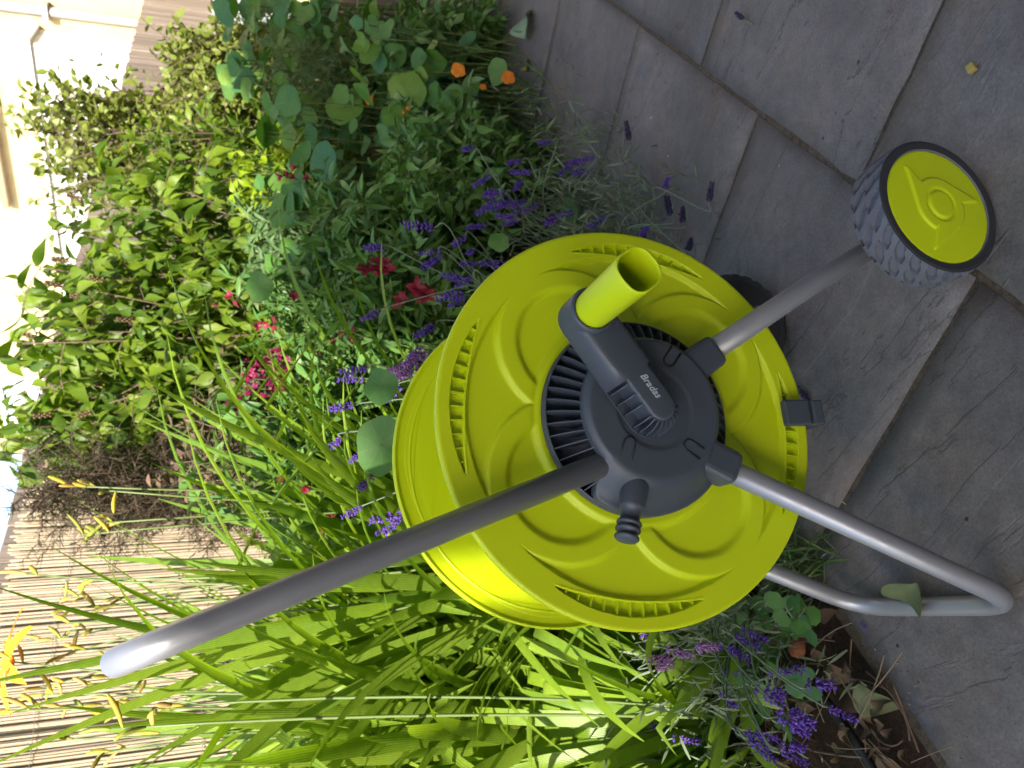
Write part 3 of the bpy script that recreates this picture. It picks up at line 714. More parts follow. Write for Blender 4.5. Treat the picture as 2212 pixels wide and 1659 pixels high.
# ------------------------------------------------------------------ day lilies
def strap(L, W, arch, kink=None, seed=0, n=16):
    r_ = random.Random(seed); V = []; F = []; y = 0; z = 0; a_ = R(88-arch*.10)
    side = r_.uniform(-.06, .06); tw = r_.uniform(-.5, .5)
    for i in range(n+1):
        t_ = i/n; wv = W*.5*(min(1, .55+2.2*t_))*max(0., 1-max(0, (t_-.55)/.45)**1.7)+.0005
        xo = side*L*t_*t_
        for s in (-1, 0, 1): V.append((xo+s*wv*math.cos(tw*t_), y-s*0, z+abs(s)*wv*.45+s*wv*math.sin(tw*t_)))
        st = L/n; y += math.cos(a_)*st; z += math.sin(a_)*st; a_ -= R(arch)*(.4+1.3*t_)/n
        if kink and abs(t_-kink) < .5/n: a_ -= R(75)
    for i in range(n):
        for s in (0, 1): q = i*3+s; F.append((q, q+1, q+4, q+3))
    return mesh('leaf', V, F)
STR = [strap(.62, .024, 60, None, 1), strap(.70, .026, 85, None, 2), strap(.55, .021, 45, None, 3), strap(.72, .025, 50, .62, 4), strap(.65, .027, 110, None, 5), strap(.60, .022, 35, .72, 6),
       strap(.75, .023, 70, None, 7), strap(.50, .026, 120, None, 8), strap(.68, .020, 30, None, 9), strap(.78, .024, 40, .55, 10)]
for m_ in STR: m_.materials.append(LILY)
def bud_vf(p, d, l, r):
    d = np.array(d, float)/np.linalg.norm(d); p = np.array(p); b = np.array([d[2], .2, -d[0]])*.06*l
    return tube([p+d*l*u+b*math.sin(u*3.1) for u in (0, .1, .3, .55, .8, .95, 1.)], [r*.4, r*.55, r*.8, r, r*.85, r*.45, r*.1], 8)
PETAL6 = leaf_t([.10, .15, .20, .23, .21, .14, .03], .25, .75, wave=1.)
def lily_flower(p, d, s, par):
    x, y, z = frame(d); Ms = []
    for k in range(6):
        a_ = k*math.pi/3; o_ = x*math.cos(a_)+z*math.sin(a_); Ms.append(TM(np.array(p), y*.75+o_*.75, s, y*1.-o_*1., .75 if k % 2 else 1.05))
    for m_ in Ms: inst('petal', PET_ME, m_, par)
    return
PET_ME = mesh('petal', [tuple(v) for v in PETAL6[0]], PETAL6[1]); PET_ME.materials.append(LILYF)
def daylily(label, base, n, s=1., seed=0, tl=34, bs=.06, sc=(), pick=None, wx=1.45):
    root = thing('daylily_plant', label, 'daylily', tuple(base), 0, 'daylily clumps'); r_ = np.random.default_rng(seed)
    for k in range(n):
        a_ = r_.random()*2*math.pi; m_ = STR[pick[r_.integers(len(pick))] if pick else r_.integers(len(STR))]; e = r_.random()
        if math.cos(a_)*.793-math.sin(a_)*.609 > .35 and base[1] < 1.7: a_ += math.pi*(.5+r_.random()*.9)
        tilt = R(2+tl*e)                 # outward lean of the whole leaf
        b = np.array(base)+[math.cos(a_)*bs*r_.random(), math.sin(a_)*bs*r_.random(), 0]
        Mz = Matrix.Rotation(a_-math.pi/2+r_.normal(0, .25), 4, 'Z')@Matrix.Rotation(-tilt, 4, 'X'); sc_ = s*(.7+.55*r_.random())
        Mx = Matrix.Translation(Vector(b))@Mz@Matrix.Diagonal((wx, sc_, sc_, 1)); inst('leaf', m_, np.array(Mx), root)
    for tip, kind in sc:                 # flower stems
        tip = np.array(tip, float); b = np.array(base)+[r_.normal(0, .04), r_.normal(0, .04), 0]
        cv = curve(b, tip, [r_.normal(0, .05), r_.normal(0, .03), .06], 8); o = obj('flower_stem', rel_l(tube(cv, [.0026]*6+[.0021, .0016], 6), root), G_STEM, root)
        dv = cv[-1]-cv[-2]; dv /= np.linalg.norm(dv)
        nb = 2+int(r_.integers(3))
        for j in range(nb):
            q = tip-dv*.016*j; d2 = dv*.7+r_.normal(0, .45, 3); ln = .024+.036*r_.random()
            vf = bud_vf(q, d2, ln, .0034+.0020*r_.random()); bo = obj('bud', rel_l(vf, root), BUD, o); 
            bo.parent = o
        if kind == 'f':
            fo = bpy.data.objects.new('flower', None); C.objects.link(fo); fo.parent = root; fo.location = Vector(tip)-root.location
            for m_ in range(6):
                x, y, z = frame(dv+np.array([0, -.5, .2])); a2 = m_*math.pi/3; o_ = x*math.cos(a2)+z*math.sin(a2); Mm = TM(np.zeros(3), y*.6+o_*.9, .085, y*1.-o_*.5, .8 if m_ % 2 else 1.05)
                q = bpy.data.objects.new('petal', PET_ME); C.objects.link(q); q.parent = fo; q.matrix_basis = Matrix([list(r) for r in Mm])
    return root
daylily('daylily clump nearest the bottom left corner of the bed, broad sunlit strap leaves', (-.62, 1.30, .0), 130, .84, 1, 28, .10, wx=1.2, sc=[(at(240, 1575, 1.35), 'b'), (at(330, 1530, 1.4), 'b')])
daylily('daylily clump behind the left edge of the hose reel with arching sunlit leaves', (-.36, 1.62, .0), 110, .92, 2, 12, sc=[(at(235, 1462, 1.7), 'b'), (at(60, 1240, 1.75), 'b'), (at(150, 1345, 1.8), 'b'), (at(190, 1250, 1.8), 'b')])
daylily('daylily clump in front of the reed screen bearing the open orange yellow flower', (-.80, 1.78, .0), 200, 1.60, 3, 13, .17, pick=[2, 5, 6, 8, 7], sc=[(at(30, 1430, 1.85), 'f'), (at(20, 1535, 1.6), 'b'), (at(95, 1500, 1.9), 'b'), (at(165, 1400, 1.8), 'b')])
daylily('daylily clump above the reel beside the withered brown plant, tall pinkish buds', (-.26, 2.10, .0), 95, .98, 4, 9, sc=[(at(150, 1050, 1.9), 'b'), (at(232, 1060, 1.85), 'b'), (at(180, 1155, 1.9), 'b'), (at(225, 1130, 1.9), 'b')])
daylily('daylily clump at the foot of the reed screen, partly hidden by nearer clumps', (-.62, 2.25, .0), 190, 1.50, 5, 13, .16, sc=[(at(140, 1290, 2.3), 'b'), (at(260, 1290, 2.2), 'b')])
SC8 = [(at(90+250*rng.random(), 1215+330*rng.random(), 1.95+.25*rng.random()), 'b') for _ in range(9)]; SC9 = [(at(90+260*rng.random(), 1480+170*rng.random(), 1.85+.2*rng.random()), 'b') for _ in range(8)]
daylily('dense daylily clump in full sun between the handle end and the reed screen', (-.48, 1.92, .0), 220, 1.62, 8, 12, .18, pick=[2, 5, 6, 8, 0], sc=SC8)
daylily('tall daylily clump at the left end of the reed screen, without buds', (-.92, 1.95, .0), 200, 1.62, 9, 12, .17, pick=[2, 5, 6, 8], sc=SC9)
daylily('small daylily clump just left of the cart foot in shade', (-.42, 1.22, .0), 20, .50, 6)

# ------------------------------------------------------------------ shrubs along the back of the bed
def tops(rect, Y0, Y1, n):
    x0, y0, x1, y1 = rect; return [at(x0+(x1-x0)*rng.random(), y0+(y1-y0)*rng.random(), Y0+(Y1-Y0)*rng.random()) for _ in range(n)]
bush('leycesteria_shrub', 'tall bright green shrub with large pointed leaves and drooping maroon tassels', 'shrub', (.28, 3.55, .0),
     tops((40, 560, 350, 1050), 3.05, 3.7, 54)+tops((150, 380, 470, 620), 3.2, 3.6, 24)+tops((15, 640, 90, 1010), 3.2, 3.5, 14), [T_OV, T_OV2], SHRUB, WOODSTEM, .088, 84, .17, 11, 300, .35, .9, .006)
sh = bpy.data.objects['leycesteria_shrub']
def tassel():
    vf = []; rn = []
    for i in range(7):
        for k in range(3): q = octa((0, i*.12, 0), (math.cos(k*2.1+i), .9, math.sin(k*2.1+i)), .26, .075); vf.append(q); rn += [random.random()]*6
    return with_rnd(mesh('tassel', *join(*vf)), rn)
TAS = tassel(); TAS.materials.append(MAROON)
for x, y in ((50, 720), (62, 760), (110, 560), (95, 610), (150, 640), (165, 700), (190, 600), (250, 690), (185, 830), (210, 940), (145, 420), (165, 900), (70, 900)):
    inst('tassel', TAS, TM(at(x, y, 3.12+.1*random.random()), (rng.normal(0, .25), rng.normal(0, .25), -1), .065), sh)
bush('privet_shrub', 'loose yellowish shrub with tiny leaves and long upright shoots before the white outbuilding', 'shrub', (1.55, 4.75, .0),
     tops((55, 190, 200, 330), 4.5, 4.9, 22)+tops((90, 270, 300, 470), 4.4, 4.9, 34)+tops((40, 240, 110, 300), 4.6, 4.8, 6), [T_SM], PRIV, WOODSTEM, .046, 110, .16, 14, 0, .35, .2, .006)
bush('small_leaved_shrub', 'darker small leaved shrub before the board fence at the far right', 'shrub', (1.9, 4.35, .0),
     tops((335, 70, 440, 240), 4.1, 4.5, 30)+tops((350, 110, 470, 300), 3.9, 4.3, 20), [T_SM], PRIV, WOODSTEM, .042, 100, .14, 14, 0, .35, .2, .005)
bush('low_shrub', 'green leafy shrub between the pointed leaved shrub and the board fence', 'shrub', (1.15, 3.9, .0),
     tops((290, 270, 520, 420), 3.6, 4.0, 26), [T_LAN, T_OV], SHRUB, WOODSTEM, .062, 80, .15, 9, 0, .3, .2, .005)
bush('lime_perennial', 'low mound of vivid lime yellow leaves lit by the sun', 'perennial', (.86, 3.25, .0),
     tops((490, 330, 600, 480), 3.1, 3.4, 22), [T_OV2], LIMEL, G_STEM, .06, 34, .09, 6, 60, .4, .3, .003)
bush('withered_plant', 'withered brown seed heads and dry leaves above the magenta flowers', 'dying plant', (-.22, 2.75, .0),
     tops((350, 860, 540, 1080), 2.55, 2.85, 34)+tops((420, 780, 560, 950), 2.6, 2.8, 8), [T_LAN2, T_SM], BROWN, TWIG, .040, 80, .10, 12, 60, .25, .3, .003)
bush('bronze_shrub', 'dark bronze feathery shrub standing against the sunlit reed screen', 'shrub', (-.42, 3.05, .0),
     tops((15, 1010, 280, 1150), 2.8, 3.1, 40), [T_FIL], DARKF, WOODSTEM, .055, 560, .15, 18, 0, .25, .1, .0025)
def narrow(label, base, rect, Y0, Y1, n, m_=None, size=.062, group='snapdragon plants'):
    return bush('snapdragon_plant', label, 'snapdragon', base, tops(rect, Y0, Y1, n), [T_LAN, T_LAN2], m_ or NARROW, G_STEM, size*.85, 120, .09, 12, 70, .15, .15, .0022, group, .8, .7)
narrow('snapdragon plant right of the magenta flower heads, carrying small red buds', (.22, 2.55, .0), (540, 560, 760, 760), 2.3, 2.6, 34)
narrow('snapdragon plant directly above the hose reel with two wilting crimson blooms', (.12, 2.05, .0), (720, 560, 950, 730), 1.9, 2.15, 30)
narrow('snapdragon plant between the lavender and the round nasturtium leaves', (.50, 2.45, .0), (640, 380, 900, 600), 2.2, 2.6, 36)
narrow('snapdragon plant behind the others with greyish narrow leaves', (.55, 2.95, .0), (520, 450, 700, 620), 2.7, 3.0, 30, NARROW2)
bush('filler_perennial', 'mid green leafy perennial low between the withered plant and the daylily leaves', 'perennial', (-.12, 2.3, .0), tops((430, 880, 760, 1130), 2.1, 2.5, 46), [T_LAN, T_OV], NARROW, G_STEM, .055, 60, .10, 9, 60, .1, .2, .0022)
narrow('snapdragon plant left of the magenta flower heads among the daylily leaves', (-.08, 2.25, .0), (640, 760, 850, 960), 2.0, 2.3, 30)
# flowers on the snapdragons
PET = leaf_t([.12, .26, .36, .34, .12], .3, .5, wave=1.2)
PETC = mesh('petal', [tuple(v) for v in PET[0]], PET[1]); PETC.materials.append(CRIM); PETM = PETC.copy(); PETM.materials.clear(); PETM.materials.append(MAG); P_O = leaf_t([.08, .22, .46, .58, .50, .16], .2, .35, wave=1.2); PETO = mesh('petal', [tuple(v) for v in P_O[0]], P_O[1]); PETO.materials.append(ORANGE)
def flower(par, p, d, s, me, k=5, open_=.8, name='flower'):
    """one bloom: petals joined into one mesh"""
    x, y, z = frame(d); V0 = np.array([v.co[:] for v in me.vertices]); F0 = [tuple(q.vertices) for q in me.polygons]; vf = []
    for i in range(k):
        a_ = i*2*math.pi/k+rng.random()*.4; o_ = x*math.cos(a_)+z*math.sin(a_); m_ = TM(np.array(p), y*(1-open_)+o_*open_, s*(.85+.3*rng.random()), y-o_*.3)
        vv = (np.c_[V0, np.ones(len(V0))]@m_.T)[:, :3]-np.array(par.location); vf.append((vv, F0))
    vf.append(octa(np.array(p)-y*s*.6-np.array(par.location), y, s*.8, s*.16))
    return obj(name, join(*vf), me.materials[0], par)
SN = [o for o in C.objects if o.name.startswith('snapdragon_plant')]
for x, y, Y, s in ((800, 580, 1.72, .019), (818, 574, 1.72, .021), (838, 580, 1.72, .018), (905, 622, 1.62, .018), (918, 634, 1.62, .021), (895, 640, 1.66, .018), (870, 640, 1.62, .012), (858, 650, 1.62, .011)):
    for j in range(2): flower(SN[1], at(x+rng.normal(0, 5), y+rng.normal(0, 5), Y), (rng.normal(0, .5), -.6, .1), s, PETC, 4, .55)
for x, y in ((577, 697), (597, 688), (590, 715), (560, 655), (546, 640), (635, 640), (555, 703)): flower(SN[0], at(x, y, 2.28), rv(1)+[0, -1, .4], .016, PETC, 4, .35)
for x, y in ((610, 380), (640, 362), (625, 375), (637, 385), (668, 386)): flower(SN[2], at(x, y, 2.2), (rng.normal(0, .3), -.3, .9), .016, PETC, 4, .25)
for x, y in ((497, 640), (466, 655), (512, 650), (690, 770), (715, 735), (760, 705), (752, 690), (755, 735), (735, 720), (712, 1130), (702, 1138), (720, 1122), (650, 1120), (610, 1040), (660, 1055)):
    flower(SN[0] if x < 520 else SN[4], at(x, y, 2.35 if x < 520 else 1.98), rv(1)+[0, -1, .6], .015, PETC, 4, .4)
# magenta heads
bz = thing('magenta_flower_plant', 'plant with dense magenta flower heads in front of the withered brown plant', 'flowering plant', (-.02, 2.5, 0))
heads = [(505, 880), (520, 873), (512, 892), (540, 860), (548, 840), (530, 885), (535, 818), (556, 800), (570, 780), (590, 790), (610, 785), (600, 830), (580, 822), (622, 795), (545, 875), (500, 870), (498, 892), (560, 850), (525, 862), (575, 845), (615, 810), (590, 770), (535, 800), (550, 785), (605, 845)]
sts = []
for x, y in heads:
    p = at(x, y, 2.22+.08*rng.random()); 
    for j in range(5): flower(bz, p+rv(.009), rv(.8)+[0, -1, .6], .0095, PETM, 5, .8)
    sts.append(tube(curve(np.array([-.02, 2.5, 0])+rv(.03)*[1, 1, 0], p, rv(.02)+[0, 0, .05], 7), .0018, 4, False))
obj('stems', rel_l(join(*sts), bz), G_STEM, bz)
leaves(bz, [T_LAN], [TM(np.array([-.02, 2.45, .35])+rv(1)*[.12, .1, .14], rv(1), .05, rv(1)) for _ in range(500)], NARROW, 0)

# ------------------------------------------------------------------ nasturtium
def disc_leaf(seed):
    r_ = random.Random(seed); n = 22; V = [(0, 0, -.06)]; F = []
    for ring, rr in ((1, .45), (2, .8), (3, 1.)):
        for k in range(n):
            a_ = 2*math.pi*k/n; w_ = 1+.06*math.cos(4.5*a_+seed)*(rr > .7)+.03*math.cos(2*a_)
            z = .05*rr*math.sin(3*a_+seed)+.10*rr*rr*math.cos(2*a_+seed*1.3)-.04*(1-rr)
            V.append((rr*w_*math.cos(a_), rr*w_*math.sin(a_)*.96, z))
    for k in range(n): F.append((0, 1+k, 1+(k+1) % n))
    for g_ in range(2):
        for k in range(n): k2 = (k+1) % n; F.append((1+g_*n+k, 1+(g_+1)*n+k, 1+(g_+1)*n+k2, 1+g_*n+k2))
    return mesh('leaf', V, F)
DL = [disc_leaf(i) for i in range(6)]
for m_ in DL: m_.materials.append(NAST)
def nasturtium(label, base, lv, fl=(), shade=None):
    root = thing('nasturtium_plant', label, 'nasturtium', tuple(base), 0, 'nasturtiums'); st = []
    for p, r, nrm in lv:
        p = np.array(p); n_ = np.array(nrm, float); n_ /= np.linalg.norm(n_); x, y, z = frame(np.cross(n_, rv(1)), n_)
        m_ = np.eye(4); m_[:3, 0] = x*r; m_[:3, 1] = y*r; m_[:3, 2] = z*r; m_[:3, 3] = p
        inst('leaf', DL[rng.integers(6)], m_, root)
        b = np.array(base)+[rng.normal(0, .22), rng.normal(0, .22), .02]; b = b*.25+p*[.75, .75, 0]
        st.append(tube(curve(b, p-n_*.002, -n_*.06, 8), .0018, 4, False))
    obj('stems', rel_l(join(*st), root), G_STEM, root)
    for p, d, s in fl: flower(root, p, d, s, PETO, 5, .75)
    return root
def scatterleaf(rect, Y0, Y1, n, r0, r1):
    out = []
    for _ in range(n):
        x0, y0, x1, y1 = rect; p = at(x0+(x1-x0)*rng.random(), y0+(y1-y0)*rng.random(), Y0+(Y1-Y0)*rng.random())
        if p[2] < .05: continue
        out.append((p, r0+(r1-r0)*rng.random(), np.array([0, -.55, 1.])+rv(.42)))
    return out
lv = [(at(880, 197, 2.45), .062, (-.15, -1, .75)), (at(905, 290, 2.35), .05, (-.7, -.4, 1)), (at(700, 350, 2.6), .066, (-.2, -.6, 1)), (at(735, 490, 2.35), .033, (0, -.9, .8)), (at(745, 230, 2.8), .065, (.2, -1, .4)),
      (at(975, 215, 2.3), .043, (0, -.9, .8)), (at(995, 225, 2.3), .040, (.2, -.9, .8)), (at(940, 205, 2.4), .04, (-.3, -.5, 1)), (at(1075, 155, 2.2), .036, (-.3, -.8, .9)), (at(960, 75, 2.9), .05, (.3, -1, .6)), (at(1050, 110, 2.75), .06, (.2, -.5, 1.1)), (at(1005, 45, 3.0), .045, (-.4, -.7, .8)),
      (at(1077, 523, 1.9), .026, (-.5, -.8, .3)), (at(1230, 455, 1.85), .035, (0, -.3, 1)), (at(1120, 110, 2.6), .03, (0, -.3, 1))]
fl_ = [(at(990, 153, 2.25), (-.2, -1, .35), .020), (at(1096, 168, 2.12), (0, -.9, .5), .019), (at(878, 240, 2.38), (.2, -.7, .5), .015), (at(1043//1, 188, 2.3), (0, -1, .2), .010), (at(797, 215, 2.6), (0, -1, .2), .015), (at(790, 200, 2.6), (.3, -1, .2), .012)]
nasturtium('nasturtium spilling onto the paving with the largest round leaf and orange blooms', (1.0, 2.62, .0), lv+scatterleaf((760, 40, 1040, 300), 2.4, 3.0, 95, .024, .044), fl_)
nasturtium('nasturtium at the far right end of the bed, leaves climbing toward the fence', (1.7, 3.8, .0), scatterleaf((480, 0, 800, 200), 3.1, 3.9, 110, .032, .056)+scatterleaf((600, 0, 900, 120), 3.0, 3.6, 60, .025, .048))
nasturtium('nasturtium threaded through the snapdragons with blue green leaves', (.75, 2.9, .0), scatterleaf((560, 200, 800, 430), 2.7, 3.3, 65, .030, .054)+scatterleaf((590, 430, 720, 620), 2.35, 2.7, 14, .035, .05))
nasturtium('nasturtium showing one big dark leaf just above the rear flange of the hose reel', (-.02, 1.6, .0), [(at(822, 962, 1.12), .040, (.1, -1, .6)), (at(822, 835, 1.25), .03, (.2, -.8, .7)), (at(560, 620, 2.2), .04, (0, -1, .6))])
bush('understory_plant', 'dense low greenery filling in under the nasturtium leaves', 'ground plant', (1.25, 3.05, .0), tops((820, 20, 1080, 330), 2.65, 3.2, 70)+tops((600, 20, 860, 300), 3.0, 3.8, 40), [T_LAN, T_OV], NARROW, G_STEM, .055, 100, .12, 11, 0, .1, .1, .003)
bush('understory_plant', 'low leafy greenery between the lavender and the snapdragons, deep in shade', 'ground plant', (.62, 2.35, .0), tops((850, 260, 1080, 480), 2.0, 2.6, 50), [T_LAN, T_OV], NARROW, G_STEM, .045, 90, .10, 10, 0, .1, .1, .002)
bush('fennel_plant', 'wispy grey green fennel haze among the nasturtium leaves', 'fennel', (1.35, 3.2, .0), tops((540, 60, 760, 260), 2.9, 3.2, 16), [T_FIL], FERN, G_STEM, .05, 190, .10, 12, 0, .5, .0, .002)

# ------------------------------------------------------------------ lavender
def SP(lst, Y=None, z=None, ln=.045, me=None, dr=None):
    out = []
    for q in lst:
        x, y = q[0], q[1]; p = at(x, y, q[2] if len(q) > 2 else Y+rng.normal(0, .04)) if z is None else atz(x, y, z+rng.normal(0, .01))
        l_ = ln*(.8+.45*rng.random()); out.append((p, l_, (me or SPK)[rng.integers(len(me or SPK))], dr() if dr else None))
    return out
dl = lambda: np.array([-.35, -.25, .95])+rv(.22)
L1 = SP([(1005, 322), (1175, 308), (1108, 350), (1122, 372), (1118, 402), (1238, 352), (1250, 372), (1222, 365), (1258, 345), (1038, 393), (1052, 418), (1068, 448), (1048, 450), (1085, 440), (1118, 440), (1132, 455), (1098, 482), (1025, 490), (1185, 478), (1222, 462), (1287, 482), (1088, 468), (1062, 420)], 1.72, dr=dl, ln=.056)
lavender('lavender plant with the most violet spikes, at the paving edge right of the reel', (.40, 1.92, .0), L1, 150, .13)
L2 = SP([(900, 487), (985, 525), (805, 535), (922, 545), (930, 568), (1010, 570), (972, 598), (983, 655), (797, 683), (915, 717), (1060, 570), (1000, 610), (1015, 545), (968, 640)], 1.55, dr=dl, ln=.056)
lavender('lavender plant behind the front flange, next to the crimson snapdragon blooms', (.16, 1.68, .0), L2, 150, .12)
L3 = SP([(735, 880), (760, 800), (835, 815), (836, 858), (716, 965), (770, 988), (783, 1050), (828, 1145), (825, 1120), (757, 1108), (848, 1135), (752, 820)], 1.5, dr=dl, ln=.050)+SP([(882, 785), (868, 795), (890, 775), (902, 768), (865, 812), (878, 805), (850, 800)], 1.45, ln=.050, me=SPKP, dr=dl)
lavender('lavender plant above the rear flange with a clump of open mauve flowers', (-.05, 1.58, .0), L3, 110, .10)
L4 = SP([(1355, 280), (1535, 412), (1475, 462), (1490, 527), (1443, 442), (1390, 505)], z=.10, me=SPKD, ln=.048, dr=lambda: np.array([.5, -.6, .25])+rv(.2))+SP([(1440, 394), (1392, 498)], z=.12, ln=.04, dr=lambda: np.array([.3, -.8, .1])+rv(.1))
lavender('lavender plant whose faded dark spikes hang over the paving beside the front flange', (.33, 1.62, .0), L4, 60, .07)
dd = lambda: np.array([-.25, -.45, -.55])+rv(.22)
L5 = SP([(1075, 1372), (1308, 1372), (1440, 1362), (1400, 1385), (1265, 1448), (1620, 1390), (1637, 1375), (1580, 1452), (1582, 1522), (1688, 1498), (1676, 1512), (1415, 1570), (1490, 1600), (1602, 1420), (1595, 1408), (1395, 1560), (1708, 1450)], z=.16, ln=.048, dr=dd)+SP([(1655, 1590), (1650, 1625), (1728, 1545), (1735, 1580), (1728, 1615), (1722, 1640), (1790, 1480), (1825, 1545), (1740, 1560), (1640, 1600)], z=.20, ln=.050, dr=dd)+SP([(1434, 1440), (1475, 1412), (1530, 1398), (1325, 1618), (1215, 1642), (1428, 1425)], z=.22, ln=.045, me=SPKP, dr=dd)
lavender('lavender plant beside the cart foot, spikes drooping over dark soil', (-.40, 1.22, .02), L5, 170, .11)

# ------------------------------------------------------------------ low plants and litter in the near bed
def lobed(seed):
    n = 30; V = [(0, 0, 0)]; F = []
    for k in range(n):
        a_ = -2.75+5.5*k/(n-1); lb = abs(math.cos(a_*1.5)); r = .42+.55*lb+.07*abs(math.sin(a_*7)); V.append((math.sin(a_)*r*.9, math.cos(a_)*r, .10*lb-.05+.03*math.sin(a_*5+seed)))
    for k in range(n-1): F.append((0, k+2, k+1))
    return mesh('leaf', V, F)
LB = [lobed(i) for i in range(3)]
for m_ in LB: m_.materials.append(GROUNDL)
def crown(label, base, lst, z, size, name='columbine_plant', cat='leafy plant'):
    root = thing(name, label, cat, tuple(base)); st = []
    for x, y in lst:
        p = atz(x, y, z*(.7+.5*rng.random())); nn = np.array([-.1, -.3, 1])+rv(.3); x_, y_, z_ = frame(np.cross(nn, rv(1)), nn); s = size*(.8+.4*rng.random())
        m_ = np.eye(4); m_[:3, 0] = x_*s; m_[:3, 1] = y_*s; m_[:3, 2] = z_*s; m_[:3, 3] = p; inst('leaf', LB[rng.integers(3)], m_, root)
        st.append(tube(curve(base, p, [0, 0, .03], 6), .0013, 4, False))
    obj('stems', rel_l(join(*st), root), G_PALE, root)
bq = atz(1640, 1400, .0)
crown('columbine with scalloped green leaves growing beside the rear leg of the cart foot', tuple(bq), [(1575, 1310), (1610, 1300), (1655, 1320), (1690, 1312), (1735, 1330), (1700, 1365), (1738, 1360), (1580, 1345), (1620, 1350), (1560, 1372), (1560, 1335), (1715, 1310)], .09, .030)
crown('columbine with scalloped leaves low among the drooping lavender spikes', tuple(atz(1660, 1500, .0)), [(1640, 1430), (1680, 1450), (1722, 1470), (1738, 1480), (1620, 1470), (1650, 1490), (1600, 1500), (1690, 1560), (1700, 1580), (1640, 1540), (1590, 1470), (1665, 1415)], .09, .028)
bush('seedling', 'small bright green seedling on the soil between lavender spikes', 'seedling', tuple(atz(1560, 1530, .0)), [atz(1560+rng.normal(0, 14), 1530+rng.normal(0, 18), .07) for _ in range(8)], [T_SM], GROUNDL, G_STEM, .014, 34, .03, 6, 0, .3, .2, .001)
bush('spurge_seedling', 'pale green narrow leaved seedling below the daylily leaves', 'seedling', tuple(atz(1440, 1600, .0)), [atz(1400+rng.normal(0, 40), 1600+rng.normal(0, 20), .1) for _ in range(9)], [T_LAN], SHRUB, G_STEM, .030, 20, .03, 5, 0, .3, .2, .0012)

T_CURL = leaf_t([.02, .30, .44, .46, .36, .18, .02], .8, .5, wave=2.5)
def fallen(name, label, p, d, nrm, s, m_, tm=T_CURL, cat='fallen leaf'):
    o = obj(name, ([(v[0]*s, v[1]*s, v[2]*s) for v in tm[0]], tm[1]), m_); x, y, z = frame(d, nrm)
    o.matrix_world = Matrix(((x[0], y[0], z[0], p[0]), (x[1], y[1], z[1], p[1]), (x[2], y[2], z[2], p[2]), (0, 0, 0, 1))); sm = o.modifiers.new('solid', 'SOLIDIFY'); sm.thickness = .0006
    ss_ = o.modifiers.new('sub', 'SUBSURF'); ss_.levels = 1; ss_.render_levels = 2
    return tag(o, label, cat)
OLIVE = leafmat('olive_leaf', [(.10, .13, .06), (.13, .15, .075)], .7, .15, (1, 1, .6)); PALEG = leafmat('pale_leaf', [(.22, .32, .22), (.25, .34, .25)], .6, .2); YELL = leafmat('yellowed_leaf', [(.30, .28, .10), (.33, .30, .12)], .7, .2)
pf = at(1945, 1292, .88); pf = atz(1962, 1262, .02)
fallen('fallen_leaf', 'curled olive leaf draped over the foot tube of the cart', atz(1978, 1258, .034), atz(1915, 1352, .03)-atz(1978, 1258, .034), (-.1, -.6, 1), .068, OLIVE)
fallen('fallen_leaf', 'crumpled olive leaf on the edge of the paving beside the soil', atz(1850, 1478, .03), atz(1905, 1530, .012)-atz(1850, 1478, .03), (0, -.2, 1), .062, OLIVE)
fallen('fallen_leaf', 'pale curled leaf lying on the far paving near the top edge', atz(1140, 85, .012), atz(1128, 20, .03)-atz(1140, 85, .012), (-.6, -.2, .8), .105, PALEG)
fallen('fallen_leaf', 'round yellowing leaf lying flat on the far paving', atz(1140, 155, .004), (1, .2, 0), (0, 0, 1), .05, YELL)
fallen('fallen_leaf', 'dry tan leaf on soil beside the black pipe', atz(1790, 1440, .01), (-.3, -1, 0), (0, 0, 1), .04, LEAFDRY)
o = bevel(obj('stone_chip', box((0, 0, 0), (.012, .011, .009), Matrix.Rotation(.4, 3, 'Z')@Matrix.Rotation(.15, 3, 'X')), mat('ochre_chip', (.30, .24, .07), .8), smooth=False), .002, 2); o.location = atz(2098, 147, .006); tag(o, 'small square ochre chip lying alone on the paving', 'chip')
sprig = thing('lavender_sprig', 'loose faded lavender sprig lying on the paving near the top edge', 'sprig', tuple(atz(1590, 30, .008)))
inst('flower_spike', SPKD[0], TM(atz(1605, 40, .010), atz(1580, 20, .010)-atz(1605, 40, .010), .035), sprig); obj('stem', rel_l(tube([atz(1600, 36, .008), atz(1625, 52, .004)], .0012, 4), sprig), G_PALE, sprig)
sprig = thing('lavender_sprig', 'faded lavender sprig on the paving just behind the rim clip', 'sprig', tuple(atz(1735, 850, .006)))
inst('flower_spike', SPKD[1], TM(atz(1722, 838, .010), atz(1745, 865, .008)-atz(1722, 838, .010), .04), sprig)
sprig = thing('lavender_floret', 'single violet floret lying beside the cart foot', 'floret', tuple(atz(1867, 1352, .006)))
inst('flower_spike', SPK[4], TM(atz(1860, 1344, .006), atz(1875, 1365, .006)-atz(1860, 1344, .006), .018), sprig)
PIPEB = mat('black_pipe', (.02, .02, .022), .5)
tag(obj('irrigation_pipe', tube(spline([atz(1720, 1420, .012), atz(1775, 1500, .012), atz(1840, 1590, .014), atz(1905, 1690, .014), atz(1990, 1800, .014)], 5), .0075, 10), PIPEB), 'black irrigation pipe running along the edge of the bed', 'pipe')
STONE = stucco('bed_stone', (.20, .17, .15), .003); TERRA = stucco('terracotta', (.34, .13, .07), .003)
